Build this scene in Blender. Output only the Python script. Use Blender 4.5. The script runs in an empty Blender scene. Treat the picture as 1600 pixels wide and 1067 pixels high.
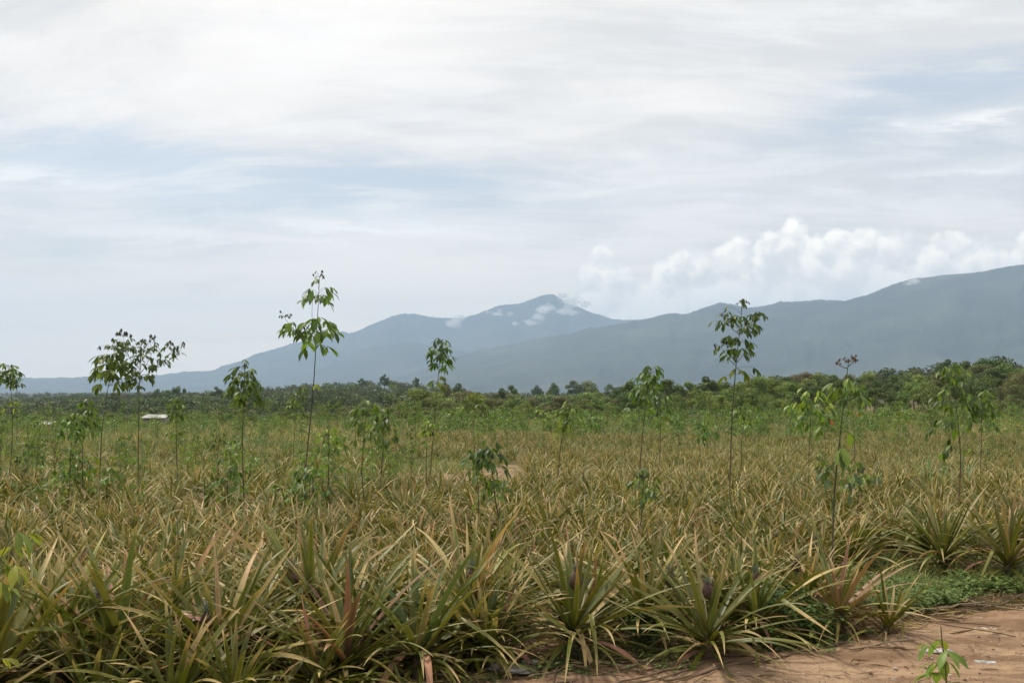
import bpy, math, random
import numpy as np
from mathutils import Vector, noise as mnoise
random.seed(7)
RNG = np.random.default_rng(11)
S = bpy.context.scene
COL = S.collection
D2R = math.pi / 180

# ------------------------------------------------------------------ camera
F = 1500.0            # focal length in pixels of the 1600 px wide photograph
CAMH = 2.1
PITCH = math.atan((612 - 533.5) / F)
cam_d = bpy.data.cameras.new('camera')
cam = bpy.data.objects.new('camera', cam_d); COL.objects.link(cam)
cam_d.sensor_width = 36; cam_d.lens = 36 * F / 1600
cam_d.clip_start = 0.1; cam_d.clip_end = 60000
cam.location = (0, 0, CAMH)
cam.rotation_euler = (math.pi / 2 + PITCH, 0, 0)
S.camera = cam

# ------------------------------------------------------------------ render settings, exposure
S.view_settings.view_transform = 'Standard'
S.view_settings.look = 'None'
S.view_settings.exposure = 0.2
S.view_settings.gamma = 1
S.render.engine = 'CYCLES'
cy = S.cycles
cy.use_denoising = True
cy.max_bounces = 7; cy.diffuse_bounces = 3; cy.glossy_bounces = 2; cy.transmission_bounces = 3
cy.transparent_max_bounces = 48; cy.volume_bounces = 1
cy.use_adaptive_sampling = True; cy.adaptive_threshold = 0.02
cy.caustics_reflective = False; cy.caustics_refractive = False

# ------------------------------------------------------------------ sun and sky
SUN_EL = 60 * D2R
SUN_AZ = -35 * D2R    # measured from +Y (view direction) towards +X; negative is left
sd = bpy.data.lights.new('sun', 'SUN'); sd.energy = 3.3; sd.angle = 3.5 * D2R; sd.color = (1, .91, .76)
sun = bpy.data.objects.new('sun', sd); COL.objects.link(sun)
sdir = Vector((math.cos(SUN_EL) * math.sin(SUN_AZ), math.cos(SUN_EL) * math.cos(SUN_AZ), math.sin(SUN_EL)))
sun.rotation_euler = sdir.to_track_quat('Z', 'Y').to_euler()


def ray(px, py):
    x, y, z = (px - 800) / F, 1.0, -(py - 533.5) / F
    c, s = math.cos(PITCH), math.sin(PITCH)
    return np.array([x, y * c - z * s, y * s + z * c])


class NT:
    def __init__(s, tree):
        s.t = tree; s.n = tree.nodes; s.l = tree.links
        s.n.clear(); s.dim = '3D'

    def node(s, typ, **kw):
        n = s.n.new(typ)
        for k, v in kw.items():
            setattr(n, k, v)
        return n

    def set(s, sock, v):
        if hasattr(v, 'is_output'):
            s.l.new(v, sock)
        elif v is not None:
            if sock.type == 'RGBA' and len(v) == 3:
                v = (*v, 1)
            sock.default_value = v

    def m(s, op, a, b=None, c=None, clamp=False):
        n = s.node('ShaderNodeMath', operation=op, use_clamp=clamp)
        for i, v in enumerate((a, b, c)):
            if v is not None:
                s.set(n.inputs[i], v)
        return n.outputs[0]

    def vm(s, op, a, b=None):
        n = s.node('ShaderNodeVectorMath', operation=op)
        s.set(n.inputs[0], a)
        if b is not None:
            s.set(n.inputs[1], b)
        return n.outputs['Value'] if op in ('LENGTH', 'DOT_PRODUCT') else n.outputs[0]

    def mix(s, f, a, b, blend='MIX'):
        n = s.node('ShaderNodeMix', data_type='RGBA', blend_type=blend)
        s.set(n.inputs[0], f); s.set(n.inputs[6], a); s.set(n.inputs[7], b)
        return n.outputs[2]

    def noise(s, vec, scale, detail=4, rough=.55, dist=0.0, color=False):
        n = s.node('ShaderNodeTexNoise', noise_dimensions=s.dim)
        if vec is not None:
            s.l.new(vec, n.inputs['Vector'])
        n.inputs['Scale'].default_value = scale; n.inputs['Detail'].default_value = detail
        n.inputs['Roughness'].default_value = rough; n.inputs['Distortion'].default_value = dist
        return n.outputs['Color' if color else 'Fac']

    def smooth(s, v, lo, hi, a=0.0, b=1.0):
        n = s.node('ShaderNodeMapRange', interpolation_type='SMOOTHSTEP')
        s.set(n.inputs[0], v)
        for i, q in enumerate((lo, hi, a, b)):
            n.inputs[i + 1].default_value = q
        return n.outputs[0]

    def comb(s, x, y, z):
        n = s.node('ShaderNodeCombineXYZ')
        for i, v in enumerate((x, y, z)):
            s.set(n.inputs[i], v)
        return n.outputs[0]


W = bpy.data.worlds.new('World'); S.world = W; W.use_nodes = True
w = NT(W.node_tree); w.dim = '2D'
tc = w.node('ShaderNodeTexCoord').outputs['Generated']
sep = w.node('ShaderNodeSeparateXYZ'); w.l.new(tc, sep.inputs[0])
dx, dy, dz = sep.outputs
az = w.m('ARCTAN2', dx, dy)
el = w.m('ARCSINE', w.m('MAXIMUM', dz, 0.0))
zz = w.m('ADD', w.m('MAXIMUM', dz, 0.0), 0.14)
P = w.comb(w.m('DIVIDE', dx, zz), w.m('DIVIDE', dy, zz), 0.0)
Pst = w.vm('MULTIPLY', P, (0.75, 1.5, 1.0))
warp = w.noise(Pst, 0.9, 3, .5, color=True)
warpc = w.vm('SUBTRACT', warp, (.5, .5, .5))
fine = w.noise(w.vm('ADD', Pst, w.vm('MULTIPLY', warpc, (.6, .6, 0))), 1.7, 8, .6)
broad = w.noise(Pst, 0.45, 3, .5)
wisps = w.noise(w.vm('ADD', w.vm('MULTIPLY', P, (0.8, 2.0, 1)), w.vm('MULTIPLY', warpc, (.5, .8, 0))), 2.2, 8, .66)
wsep = w.node('ShaderNodeSeparateXYZ'); w.l.new(warpc, wsep.inputs[0])
waz = w.m('ADD', az, w.m('MULTIPLY', wsep.outputs[0], 0.16))
wel = w.m('ADD', w.m('ADD', el, w.m('MULTIPLY', wsep.outputs[1], 0.05)), w.m('MULTIPLY', w.m('SUBTRACT', wisps, .5), .05))


def azel(px, py):
    r = ray(px, py)
    return math.atan2(r[0], r[1]), math.atan2(r[2], math.hypot(r[0], r[1]))


def patch(px, py, rx, ry, amt):
    a0, e0 = azel(px, py)
    a = w.m('DIVIDE', w.m('SUBTRACT', waz, a0), rx / F)
    e = w.m('DIVIDE', w.m('SUBTRACT', wel, e0), ry / F)
    d = w.m('ADD', w.m('MULTIPLY', a, a), w.m('MULTIPLY', e, e))
    return w.m('MULTIPLY', w.m('EXPONENT', w.m('MULTIPLY', d, -1.0)), amt)


blue = 0.0
for q in ((120, 262, 330, 40, .75), (520, 285, 330, 38, .85), (300, 350, 420, 45, .45), (1500, 135, 150, 32, .8), (1300, 205, 170, 34, .55),
          (60, 390, 170, 40, .35), (1330, 145, 90, 22, .35), (1560, 220, 160, 30, .4), (800, 330, 260, 40, .3), (500, 25, 120, 18, .15), (1050, 240, 120, 20, .3)):
    blue = w.m('ADD', patch(*q), blue)
for q in ((235, 345, 110, 20, -.55), (600, 343, 170, 9, -.6), (450, 372, 130, 10, -.5), (80, 282, 110, 9, -.4), (1490, 178, 70, 9, -.5), (1500, 262, 130, 16, -.3),
          (170, 422, 60, 6, -.3), (30, 438, 60, 7, -.3)):
    blue = w.m('ADD', patch(*q), blue)
blue = w.m('MULTIPLY', blue, w.smooth(wisps, .34, .66, 1.4, .4))
blue = w.m('ADD', blue, w.m('MULTIPLY', w.smooth(fine, .45, .3), w.smooth(el, .08, .3, .25, .05)))
blue = w.m('MINIMUM', w.m('MAXIMUM', blue, 0.0), 1.0)
# clouds: pale, slightly warm sheet with greyer undersides
tone = w.smooth(w.m('ADD', w.m('MULTIPLY', broad, .5), w.m('MULTIPLY', fine, .5)), .36, .62)
cl = w.mix(tone, (.70, .685, .665), (.96, .90, .84))
cl = w.mix(w.smooth(wisps, .42, .72, 0, .5), cl, (1.0, .965, .93))
cl = w.mix(w.smooth(el, .03, .2, .85, 0), cl, (1.42, 1.22, .96))
strk = 0.0
for q in ((235, 348, 90, 14, 1.0), (600, 345, 150, 6, 1.2), (450, 373, 110, 6, 1.0), (80, 283, 100, 6, .9), (1490, 178, 60, 7, .9), (1510, 262, 110, 10, .6), (170, 423, 50, 4, .8), (20, 438, 60, 5, .7),
          (1020, 290, 120, 8, .5), (590, 321, 60, 3, .6), (700, 330, 60, 4, .6), (316, 517, 12, 5, .7), (1378, 182, 12, 4, .6), (1080, 300, 90, 5, .5), (330, 325, 90, 5, .6)):
    strk = w.m('ADD', patch(*q), strk)
strk = w.m('MULTIPLY', w.m('MINIMUM', strk, 1.0), w.smooth(wisps, .3, .6, .25, .9))
cl = w.mix(strk, cl, (1.06, 1.03, .99))
# cumulus bank behind the right ridge: billowed masses, upper-left light and shade painted into the sky colour
CTOP = [(820, 500), (870, 470), (895, 432), (915, 408), (950, 394), (975, 400), (1000, 412), (1040, 408), (1080, 398), (1120, 388), (1160, 383), (1200, 372), (1240, 350), (1270, 362), (1300, 366),
        (1340, 358), (1370, 357), (1400, 366), (1440, 370), (1470, 364), (1510, 366), (1550, 368), (1600, 360), (1700, 355), (1800, 400), (1900, 470)]
fc = w.node('ShaderNodeFloatCurve')
AZ0, AZ1 = azel(800, 500)[0], azel(1920, 500)[0]
cv = fc.mapping.curves[0]
for k, (px, py) in enumerate(CTOP):
    u_ = (azel(px, 450)[0] - AZ0) / (AZ1 - AZ0); v_ = azel(px, py)[1] / .3
    if k == 0: cv.points[0].location = (max(0, u_), v_)
    elif k == len(CTOP) - 1: cv.points[-1].location = (min(1, u_), v_)
    else: cv.points.new(u_, v_)
fc.mapping.update()
uv = w.comb(az, el, 0.0)
wn = w.vm('SUBTRACT', w.noise(uv, 24, 3, .5, color=True), (.5, .5, .5))
uvw = w.vm('ADD', uv, w.vm('MULTIPLY', wn, (.018, .014, 0)))
sp = w.node('ShaderNodeSeparateXYZ'); w.l.new(uvw, sp.inputs[0])
w.set(fc.inputs['Value'], w.m('DIVIDE', w.m('SUBTRACT', sp.outputs[0], AZ0), AZ1 - AZ0, clamp=True))
hgt = w.m('SUBTRACT', w.m('MULTIPLY', fc.outputs[0], .3), sp.outputs[1])


def billow(vec):
    r = 0.0
    for sc_, am in ((17, 1.1), (44, .55), (110, .26), (230, .1)):
        vo = w.node('ShaderNodeTexVoronoi', feature='F1', voronoi_dimensions='2D'); w.l.new(vec, vo.inputs['Vector']); vo.inputs['Scale'].default_value = sc_
        d2 = w.m('MULTIPLY', vo.outputs['Distance'], vo.outputs['Distance'])
        r = w.m('ADD', r, w.m('MULTIPLY', d2, -am * 1.2))
    return r


b0 = billow(uvw); b1 = billow(w.vm('ADD', uvw, (-.007, .011, 0)))
c0 = w.m('ADD', hgt, w.m('MULTIPLY', w.m('ADD', b0, .50), .026))
crim = w.smooth(c0, .022, .002)
cmask = w.smooth(c0, -.003, .007)
cmask = w.m('MULTIPLY', cmask, w.smooth(az, AZ0, AZ0 + .03))
cshade = w.smooth(w.m('ADD', w.m('SUBTRACT', b0, b1), w.m('MULTIPLY', w.m('SUBTRACT', w.noise(uvw, 16, 4, .55), .5), 1.2)), -.55, .55)
ccol = w.mix(cshade, (.84, .80, .75), (1.38, 1.26, 1.10))
ccol = w.mix(w.smooth(hgt, .012, .06, 0.0, .5), ccol, (.98, .91, .84))
ccol = w.mix(w.m('MULTIPLY', crim, .3), ccol, (1.3, 1.24, 1.12))
sky = w.node('ShaderNodeTexSky', sky_type='NISHITA', sun_disc=False)
sky.sun_elevation = SUN_EL; sky.sun_rotation = SUN_AZ
sky.air_density = 1.2; sky.dust_density = 1.5
bsky = w.node('ShaderNodeBackground'); w.l.new(sky.outputs[0], bsky.inputs[0]); bsky.inputs[1].default_value = 0.11
bcl = w.node('ShaderNodeBackground'); w.set(bcl.inputs[0], w.mix(w.m('MULTIPLY', cmask, .98), cl, ccol)); bcl.inputs[1].default_value = 1.12
fac = w.m('SUBTRACT', 1.0, w.m('MULTIPLY', blue, w.m('SUBTRACT', .52, w.m('MULTIPLY', cmask, .5))))
mx = w.node('ShaderNodeMixShader'); w.set(mx.inputs[0], fac); w.l.new(bsky.outputs[0], mx.inputs[1]); w.l.new(bcl.outputs[0], mx.inputs[2])
wo = w.node('ShaderNodeOutputWorld'); w.l.new(mx.outputs[0], wo.inputs[0])

# ------------------------------------------------------------------ helpers
def new_mat(name):
    m = bpy.data.materials.new(name); m.use_nodes = True
    return m, NT(m.node_tree)


def leaf_mat(name, trans=.3, rough=.5, spec=.4, tint=(1, 1, 1), var=.25, nscale=18, hue=.02):
    m, t = new_mat(name)
    at = t.node('ShaderNodeAttribute', attribute_name='col').outputs['Color']
    oi = t.node('ShaderNodeObjectInfo').outputs['Random']
    n = t.noise(t.node('ShaderNodeTexCoord').outputs['Object'], nscale, 3)
    v = t.m('ADD', t.m('MULTIPLY', n, var * 2), 1 - var)
    v = t.m('MULTIPLY', v, t.m('ADD', t.m('MULTIPLY', oi, .3), .85))
    c = t.mix(1.0, at, t.comb(*[t.m('MULTIPLY', v, k) for k in tint]), 'MULTIPLY')
    hs = t.node('ShaderNodeHueSaturation'); t.set(hs.inputs['Color'], c)
    t.set(hs.inputs['Hue'], t.m('ADD', .5 - hue, t.m('MULTIPLY', t.m('FRACT', t.m('MULTIPLY', oi, 7.31)), 2 * hue)))
    c = hs.outputs[0]
    b = t.node('ShaderNodeBsdfPrincipled'); t.set(b.inputs['Base Color'], c)
    b.inputs['Roughness'].default_value = rough; b.inputs['Specular IOR Level'].default_value = spec
    o = t.node('ShaderNodeOutputMaterial')
    if trans > 0:
        tr = t.node('ShaderNodeBsdfTranslucent'); t.set(tr.inputs[0], t.mix(1.0, c, (1.1, 1.15, .6), 'MULTIPLY'))
        ms = t.node('ShaderNodeMixShader'); ms.inputs[0].default_value = trans
        t.l.new(b.outputs[0], ms.inputs[1]); t.l.new(tr.outputs[0], ms.inputs[2]); t.l.new(ms.outputs[0], o.inputs[0])
    else:
        t.l.new(b.outputs[0], o.inputs[0])
    return m


def noise_mat(name, c1, c2, scale, rough=.9, spec=.2, bump=0.0, bscale=None, coord='Object', detail=6, c3=None, s3=1.0):
    m, t = new_mat(name)
    tcn = t.node('ShaderNodeTexCoord').outputs[coord]
    n = t.smooth(t.noise(tcn, scale, detail), .35, .65)
    c = t.mix(n, c1, c2)
    if c3:
        c = t.mix(t.smooth(t.noise(tcn, s3, 4), .5, .66), c, c3)
    b = t.node('ShaderNodeBsdfPrincipled'); t.set(b.inputs['Base Color'], c)
    b.inputs['Roughness'].default_value = rough; b.inputs['Specular IOR Level'].default_value = spec
    if bump:
        bn = t.node('ShaderNodeBump'); bn.inputs['Strength'].default_value = bump
        bn.inputs['Distance'].default_value = .03
        t.l.new(t.noise(tcn, bscale or scale * 4, 6), bn.inputs['Height']); t.l.new(bn.outputs[0], b.inputs['Normal'])
    o = t.node('ShaderNodeOutputMaterial'); t.l.new(b.outputs[0], o.inputs[0])
    return m


def make_mesh(name, V, Q=None, T=None, col=None, mat=None, smooth=True):
    V = np.asarray(V, np.float32).reshape(-1, 3)
    loops, starts = [], []
    off = 0
    if Q is not None and len(Q):
        Q = np.asarray(Q, np.int32).reshape(-1, 4); loops.append(Q.ravel()); starts.append(np.arange(len(Q)) * 4); off = Q.size
    if T is not None and len(T):
        T = np.asarray(T, np.int32).reshape(-1, 3); loops.append(T.ravel()); starts.append(off + np.arange(len(T)) * 3)
    L = np.concatenate(loops).astype(np.int32); ST = np.concatenate(starts).astype(np.int32)
    me = bpy.data.meshes.new(name)
    me.vertices.add(len(V)); me.vertices.foreach_set('co', V.ravel())
    me.loops.add(len(L)); me.loops.foreach_set('vertex_index', L)
    me.polygons.add(len(ST)); me.polygons.foreach_set('loop_start', ST)
    me.update(calc_edges=True)
    me.polygons.foreach_set('use_smooth', np.full(len(ST), smooth, bool))
    if col is not None:
        c = np.ones((len(V), 4), np.float32); c[:, :3] = np.asarray(col).reshape(-1, 3)
        a = me.color_attributes.new('col', 'FLOAT_COLOR', 'POINT'); a.data.foreach_set('color', c.ravel())
    if mat:
        for mm in (mat if isinstance(mat, (list, tuple)) else [mat]):
            me.materials.append(mm)
    me.validate()
    return me


class Bag:
    """collects vertex / quad / tri / colour arrays for one mesh"""
    def __init__(s): s.V, s.Q, s.T, s.C, s.n = [], [], [], [], 0

    def add(s, V, Q=None, T=None, C=None):
        V = np.asarray(V, float).reshape(-1, 3)
        if Q is not None and len(Q): s.Q.append(np.asarray(Q).reshape(-1, 4) + s.n)
        if T is not None and len(T): s.T.append(np.asarray(T).reshape(-1, 3) + s.n)
        C = np.array([.5, .5, .5]) if C is None else np.asarray(C, float)
        s.C.append(np.broadcast_to(C, (len(V), 3)) if C.ndim == 1 else C.reshape(-1, 3))
        s.V.append(V); s.n += len(V)

    def mesh(s, name, mat, smooth=True):
        return make_mesh(name, np.concatenate(s.V), np.concatenate(s.Q) if s.Q else None, np.concatenate(s.T) if s.T else None,
                         np.concatenate(s.C), mat, smooth)

    def data(s):
        return (np.concatenate(s.V), np.concatenate(s.Q) if s.Q else np.zeros((0, 4), int),
                np.concatenate(s.T) if s.T else np.zeros((0, 3), int), np.concatenate(s.C))


def obj(name, me, parent=None, loc=None, rz=0.0, sc=None):
    o = bpy.data.objects.new(name, me); COL.objects.link(o)
    if parent: o.parent = parent
    if loc is not None: o.location = loc
    if rz: o.rotation_euler = (0, 0, rz)
    if sc is not None: o.scale = (sc, sc, sc) if not hasattr(sc, '__len__') else sc
    return o


def tag(o, label=None, cat=None, group=None, kind=None):
    if label: o['label'] = label
    if cat: o['category'] = cat
    if group: o['group'] = group
    if kind: o['kind'] = kind
    return o


def lerp(a, b, t):
    t = np.clip(t, 0, 1)[..., None]
    return np.asarray(a) * (1 - t) + np.asarray(b) * t


def sstep(x, a, b):
    t = np.clip((x - a) / (b - a), 0, 1)
    return t * t * (3 - 2 * t)


def strips(o, az, e0, length, width, droop, seg=8, pw=1.5, fold=.25, prof=None, twist=0.0, curl=0.0, kink=None):
    """a set of L blades; returns V (L,seg+1,3,3), Q, s (seg+1)"""
    o = np.asarray(o, float); L = len(o)
    az, e0, length, width, droop = [np.broadcast_to(np.asarray(q, float), (L,)) for q in (az, e0, length, width, droop)]
    curl = np.broadcast_to(np.asarray(curl, float), (L,)); twist = np.broadcast_to(np.asarray(twist, float), (L,))
    s = np.linspace(0, 1, seg + 1)
    sm = (s[1:] + s[:-1]) / 2
    e = e0[:, None] - droop[:, None] * sm[None] ** pw
    if kink is not None:
        e = e - kink[:, None] * (sm[None] > .45)
    a = az[:, None] + curl[:, None] * sm[None]
    st = np.stack([np.cos(e) * np.cos(a), np.cos(e) * np.sin(a), np.sin(e)], -1) * (length[:, None, None] / seg)
    c = np.concatenate([np.zeros((L, 1, 3)), np.cumsum(st, 1)], 1) + o[:, None]
    d = np.concatenate([st, st[:, -1:]], 1); d = d / np.linalg.norm(d, axis=-1, keepdims=True)
    aa = np.concatenate([a, a[:, -1:]], 1)
    side = np.stack([-np.sin(aa), np.cos(aa), np.zeros_like(aa)], -1)
    up = np.cross(d, side)
    tw = twist[:, None] * s[None]
    side2 = side * np.cos(tw)[..., None] + up * np.sin(tw)[..., None]
    up2 = np.cross(side2, d) * -1
    pr = prof(s) if prof else (1 - s) ** .6
    wv = width[:, None] * pr[None] * .5
    l = c - side2 * wv[..., None]; r = c + side2 * wv[..., None]
    mid = c + np.cross(d, side2) * 0 - up2 * 0
    nrm = np.cross(side2, d)
    nrm = np.where(nrm[..., 2:3] < 0, -nrm, nrm)
    mid = c - nrm * (wv * 2 * fold)[..., None]
    V = np.stack([l, mid, r], 2)
    base = (np.arange(L) * (seg + 1) * 3)[:, None, None] + (np.arange(seg) * 3)[None, :, None] + np.arange(2)[None, None]
    Q = np.stack([base, base + 1, base + 4, base + 3], -1).reshape(-1, 4)
    return V, Q, s


def tube(pts, radii, n=6):
    pts = np.asarray(pts, float); radii = np.broadcast_to(np.asarray(radii, float), (len(pts),))
    d = np.gradient(pts, axis=0); d /= np.linalg.norm(d, axis=1, keepdims=True) + 1e-9
    ref = np.where(np.abs(d[:, 2:3]) > .9, np.array([[1., 0, 0]]), np.array([[0, 0, 1.]]))
    u = np.cross(d, ref); u /= np.linalg.norm(u, axis=1, keepdims=True) + 1e-9
    v = np.cross(d, u)
    a = np.arange(n) / n * 2 * math.pi
    V = pts[:, None] + (u[:, None] * np.cos(a)[None, :, None] + v[:, None] * np.sin(a)[None, :, None]) * radii[:, None, None]
    m = len(pts)
    i = np.arange(m - 1)[:, None] * n; j = np.arange(n)[None]
    Q = np.stack([i + j, i + (j + 1) % n, i + n + (j + 1) % n, i + n + j], -1).reshape(-1, 4)
    return V.reshape(-1, 3), Q


def sphere(c, r, nu=10, nv=7, sz=1.0):
    th = np.linspace(0.001, math.pi - .001, nv); ph = np.arange(nu) / nu * 2 * math.pi
    V = np.stack([np.sin(th)[:, None] * np.cos(ph)[None], np.sin(th)[:, None] * np.sin(ph)[None], np.cos(th)[:, None] * np.ones(nu)[None] * sz], -1) * r + np.asarray(c)
    i = np.arange(nv - 1)[:, None] * nu; j = np.arange(nu)[None]
    Q = np.stack([i + j, i + nu + j, i + nu + (j + 1) % nu, i + (j + 1) % nu], -1).reshape(-1, 4)
    return V.reshape(-1, 3), Q


# cheap value noise in numpy
_G = np.random.default_rng(5).random((256, 256))


def vnoise(x, y, oct=4):
    x = np.asarray(x, float); y = np.asarray(y, float)
    r = 0; amp = 1; tot = 0
    for k in range(oct):
        xi = np.floor(x).astype(int); yi = np.floor(y).astype(int)
        fx = x - xi; fy = y - yi; fx = fx * fx * (3 - 2 * fx); fy = fy * fy * (3 - 2 * fy)
        g = lambda a, b: _G[a % 256, b % 256]
        v = (g(xi, yi) * (1 - fx) + g(xi + 1, yi) * fx) * (1 - fy) + (g(xi, yi + 1) * (1 - fx) + g(xi + 1, yi + 1) * fx) * fy
        r = r + v * amp; tot += amp; amp *= .5; x = x * 2.03 + 17.3; y = y * 2.03 + 5.1
    return r / tot * 2 - 1


# ------------------------------------------------------------------ terrain
TD = np.array([0, 17, 45, 100, 180, 300, 500, 700, 1000, 2000, 14000.])
TP = np.array([0, 250, 600, 800, 1000, 1300, 1600.])
TZ = np.array([
    [0, 0, -.6, -1.3, -7, -9, -10, -9, -9, -8, -8],
    [0, 0, -.6, -1.2, -6, -8, -7, -5, -8, -8, -8],
    [0, 0, -.6, -1.2, -5, -6, -2, 3.0, -6, -8, -8],
    [0, 0, -.7, -1.2, -4.5, -6, -7, -7, -8, -8, -8],
    [0, 0, -.8, -1.2, -3, -5, -6, -7, -8, -8, -8],
    [0, 0, -.8, -1.0, -.6, .6, 0, -3, -6, -8, -8],
    [0, 0, -.8, -.8, .6, 4.5, 5, 3, 0, -7, -8.]])


def terrain(x, y):
    x = np.asarray(x, float); y = np.asarray(y, float)
    d = np.hypot(x, y)
    a = np.clip(np.arctan2(x, y), -1.2, 1.2)
    p = np.clip(800 + F * np.tan(a), TP[0], TP[-1])
    p = np.where(y < 0, 800, p)
    ip = np.clip(np.searchsorted(TP, p) - 1, 0, len(TP) - 2); fp = (p - TP[ip]) / (TP[ip + 1] - TP[ip]); fp = fp * fp * (3 - 2 * fp)
    dd = np.clip(d, 0, 13999)
    jd = np.clip(np.searchsorted(TD, dd) - 1, 0, len(TD) - 2); fd = (dd - TD[jd]) / (TD[jd + 1] - TD[jd]); fd = fd * fd * (3 - 2 * fd)
    z = (TZ[ip, jd] * (1 - fd) + TZ[ip, jd + 1] * fd) * (1 - fp) + (TZ[ip + 1, jd] * (1 - fd) + TZ[ip + 1, jd + 1] * fd) * fp
    z = z + vnoise(x * .35, y * .35, 3) * .05 * sstep(d, 7, 12) + vnoise(x * 1.3 + 3, y * 1.3, 3) * .02
    return z


def tz(x, y): return float(terrain(np.array([x]), np.array([y]))[0])


def hit(px, py, zoff=0.0, dmax=900):
    """distance (along +Y) where the view ray through a photo pixel meets the terrain raised by zoff"""
    r = ray(px, py)
    ds = np.linspace(3, dmax, 9000) if dmax > 200 else np.linspace(3, dmax, 4000)
    x = r[0] / r[1] * ds; z = CAMH + r[2] / r[1] * ds
    g = terrain(x, ds) + zoff
    k = np.argmax(z <= g)
    return (x[k], ds[k]) if z[k] <= g[k] else (x[-1], ds[-1])


def at(px, d):
    return (px - 800) / F * d / math.cos(PITCH) if False else ray(px, 612)[0] / ray(px, 612)[1] * d


def ztop(py, px, d):
    r = ray(px, py)
    return CAMH + r[2] / r[1] * d


# ground sheet, polar so that it is fine near the camera and reaches the mountains
def build_ground():
    rad = np.concatenate([[0.3], np.geomspace(1.5, 13200, 330)])
    a1 = np.linspace(-40, 40, 420) * D2R; a2 = np.linspace(40, 320, 90)[1:-1] * D2R
    A = np.concatenate([a1, a2])
    X = rad[:, None] * np.sin(A)[None]; Y = rad[:, None] * np.cos(A)[None]
    Z = terrain(X, Y)
    n = len(A); m = len(rad)
    i = np.arange(m - 1)[:, None] * n; j = np.arange(n)[None]
    Q = np.stack([i + j, i + n + j, i + n + (j + 1) % n, i + (j + 1) % n], -1).reshape(-1, 4)[:, ::-1]
    V = np.stack([X, Y, Z], -1).reshape(-1, 3)
    V = np.concatenate([V, [[0, 0, tz(0, 0.01)]]])
    T = np.stack([np.arange(n), (np.arange(n) + 1) % n, np.full(n, len(V) - 1)], -1)
    m_, t = new_mat('ground_soil')
    g = t.node('ShaderNodeNewGeometry').outputs['Position']
    n1 = t.smooth(t.noise(g, 1.3, 6), .35, .65)
    c = t.mix(n1, (.23, .15, .09), (.36, .245, .155))
    c = t.mix(t.smooth(t.noise(g, 28, 4), .5, .62, 0, .6), c, (.11, .08, .05))
    dist = t.vm('LENGTH', g)
    gr = t.mix(t.smooth(t.noise(g, .09, 5), .4, .6), (.065, .085, .03), (.13, .105, .05))
    c = t.mix(t.m('MULTIPLY', t.smooth(dist, 16, 45), t.smooth(t.noise(g, .5, 4), .36, .52)), c, gr)
    far = t.mix(t.smooth(t.noise(g, .004, 5), .42, .58), (.035, .05, .025), (.06, .065, .035))
    c = t.mix(t.smooth(dist, 130, 260), c, far)
    b = t.node('ShaderNodeBsdfPrincipled'); t.set(b.inputs['Base Color'], c); b.inputs['Roughness'].default_value = .95
    b.inputs['Specular IOR Level'].default_value = .1
    bn = t.node('ShaderNodeBump'); bn.inputs['Strength'].default_value = .7; bn.inputs['Distance'].default_value = .03
    t.l.new(t.noise(g, 22, 6, .65), bn.inputs['Height']); t.l.new(bn.outputs[0], b.inputs['Normal'])
    o = t.node('ShaderNodeOutputMaterial'); t.l.new(b.outputs[0], o.inputs[0])
    tag(obj('ground', make_mesh('ground', V, Q, T, None, m_)), kind='structure')


build_ground()

# front edge of the planted field, y as a function of x
EDX = [-9, -2.5, -1.0, -.3, .3, 1.2, 2.2, 3.0, 3.35, 4.2, 5.7, 8, 12]
EDY = [4.6, 5.6, 6.3, 6.9, 7.2, 7.4, 7.7, 8.1, 10.4, 11.3, 11.7, 12.4, 13.4]


def edge(x): return np.interp(x, EDX, EDY)


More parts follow.
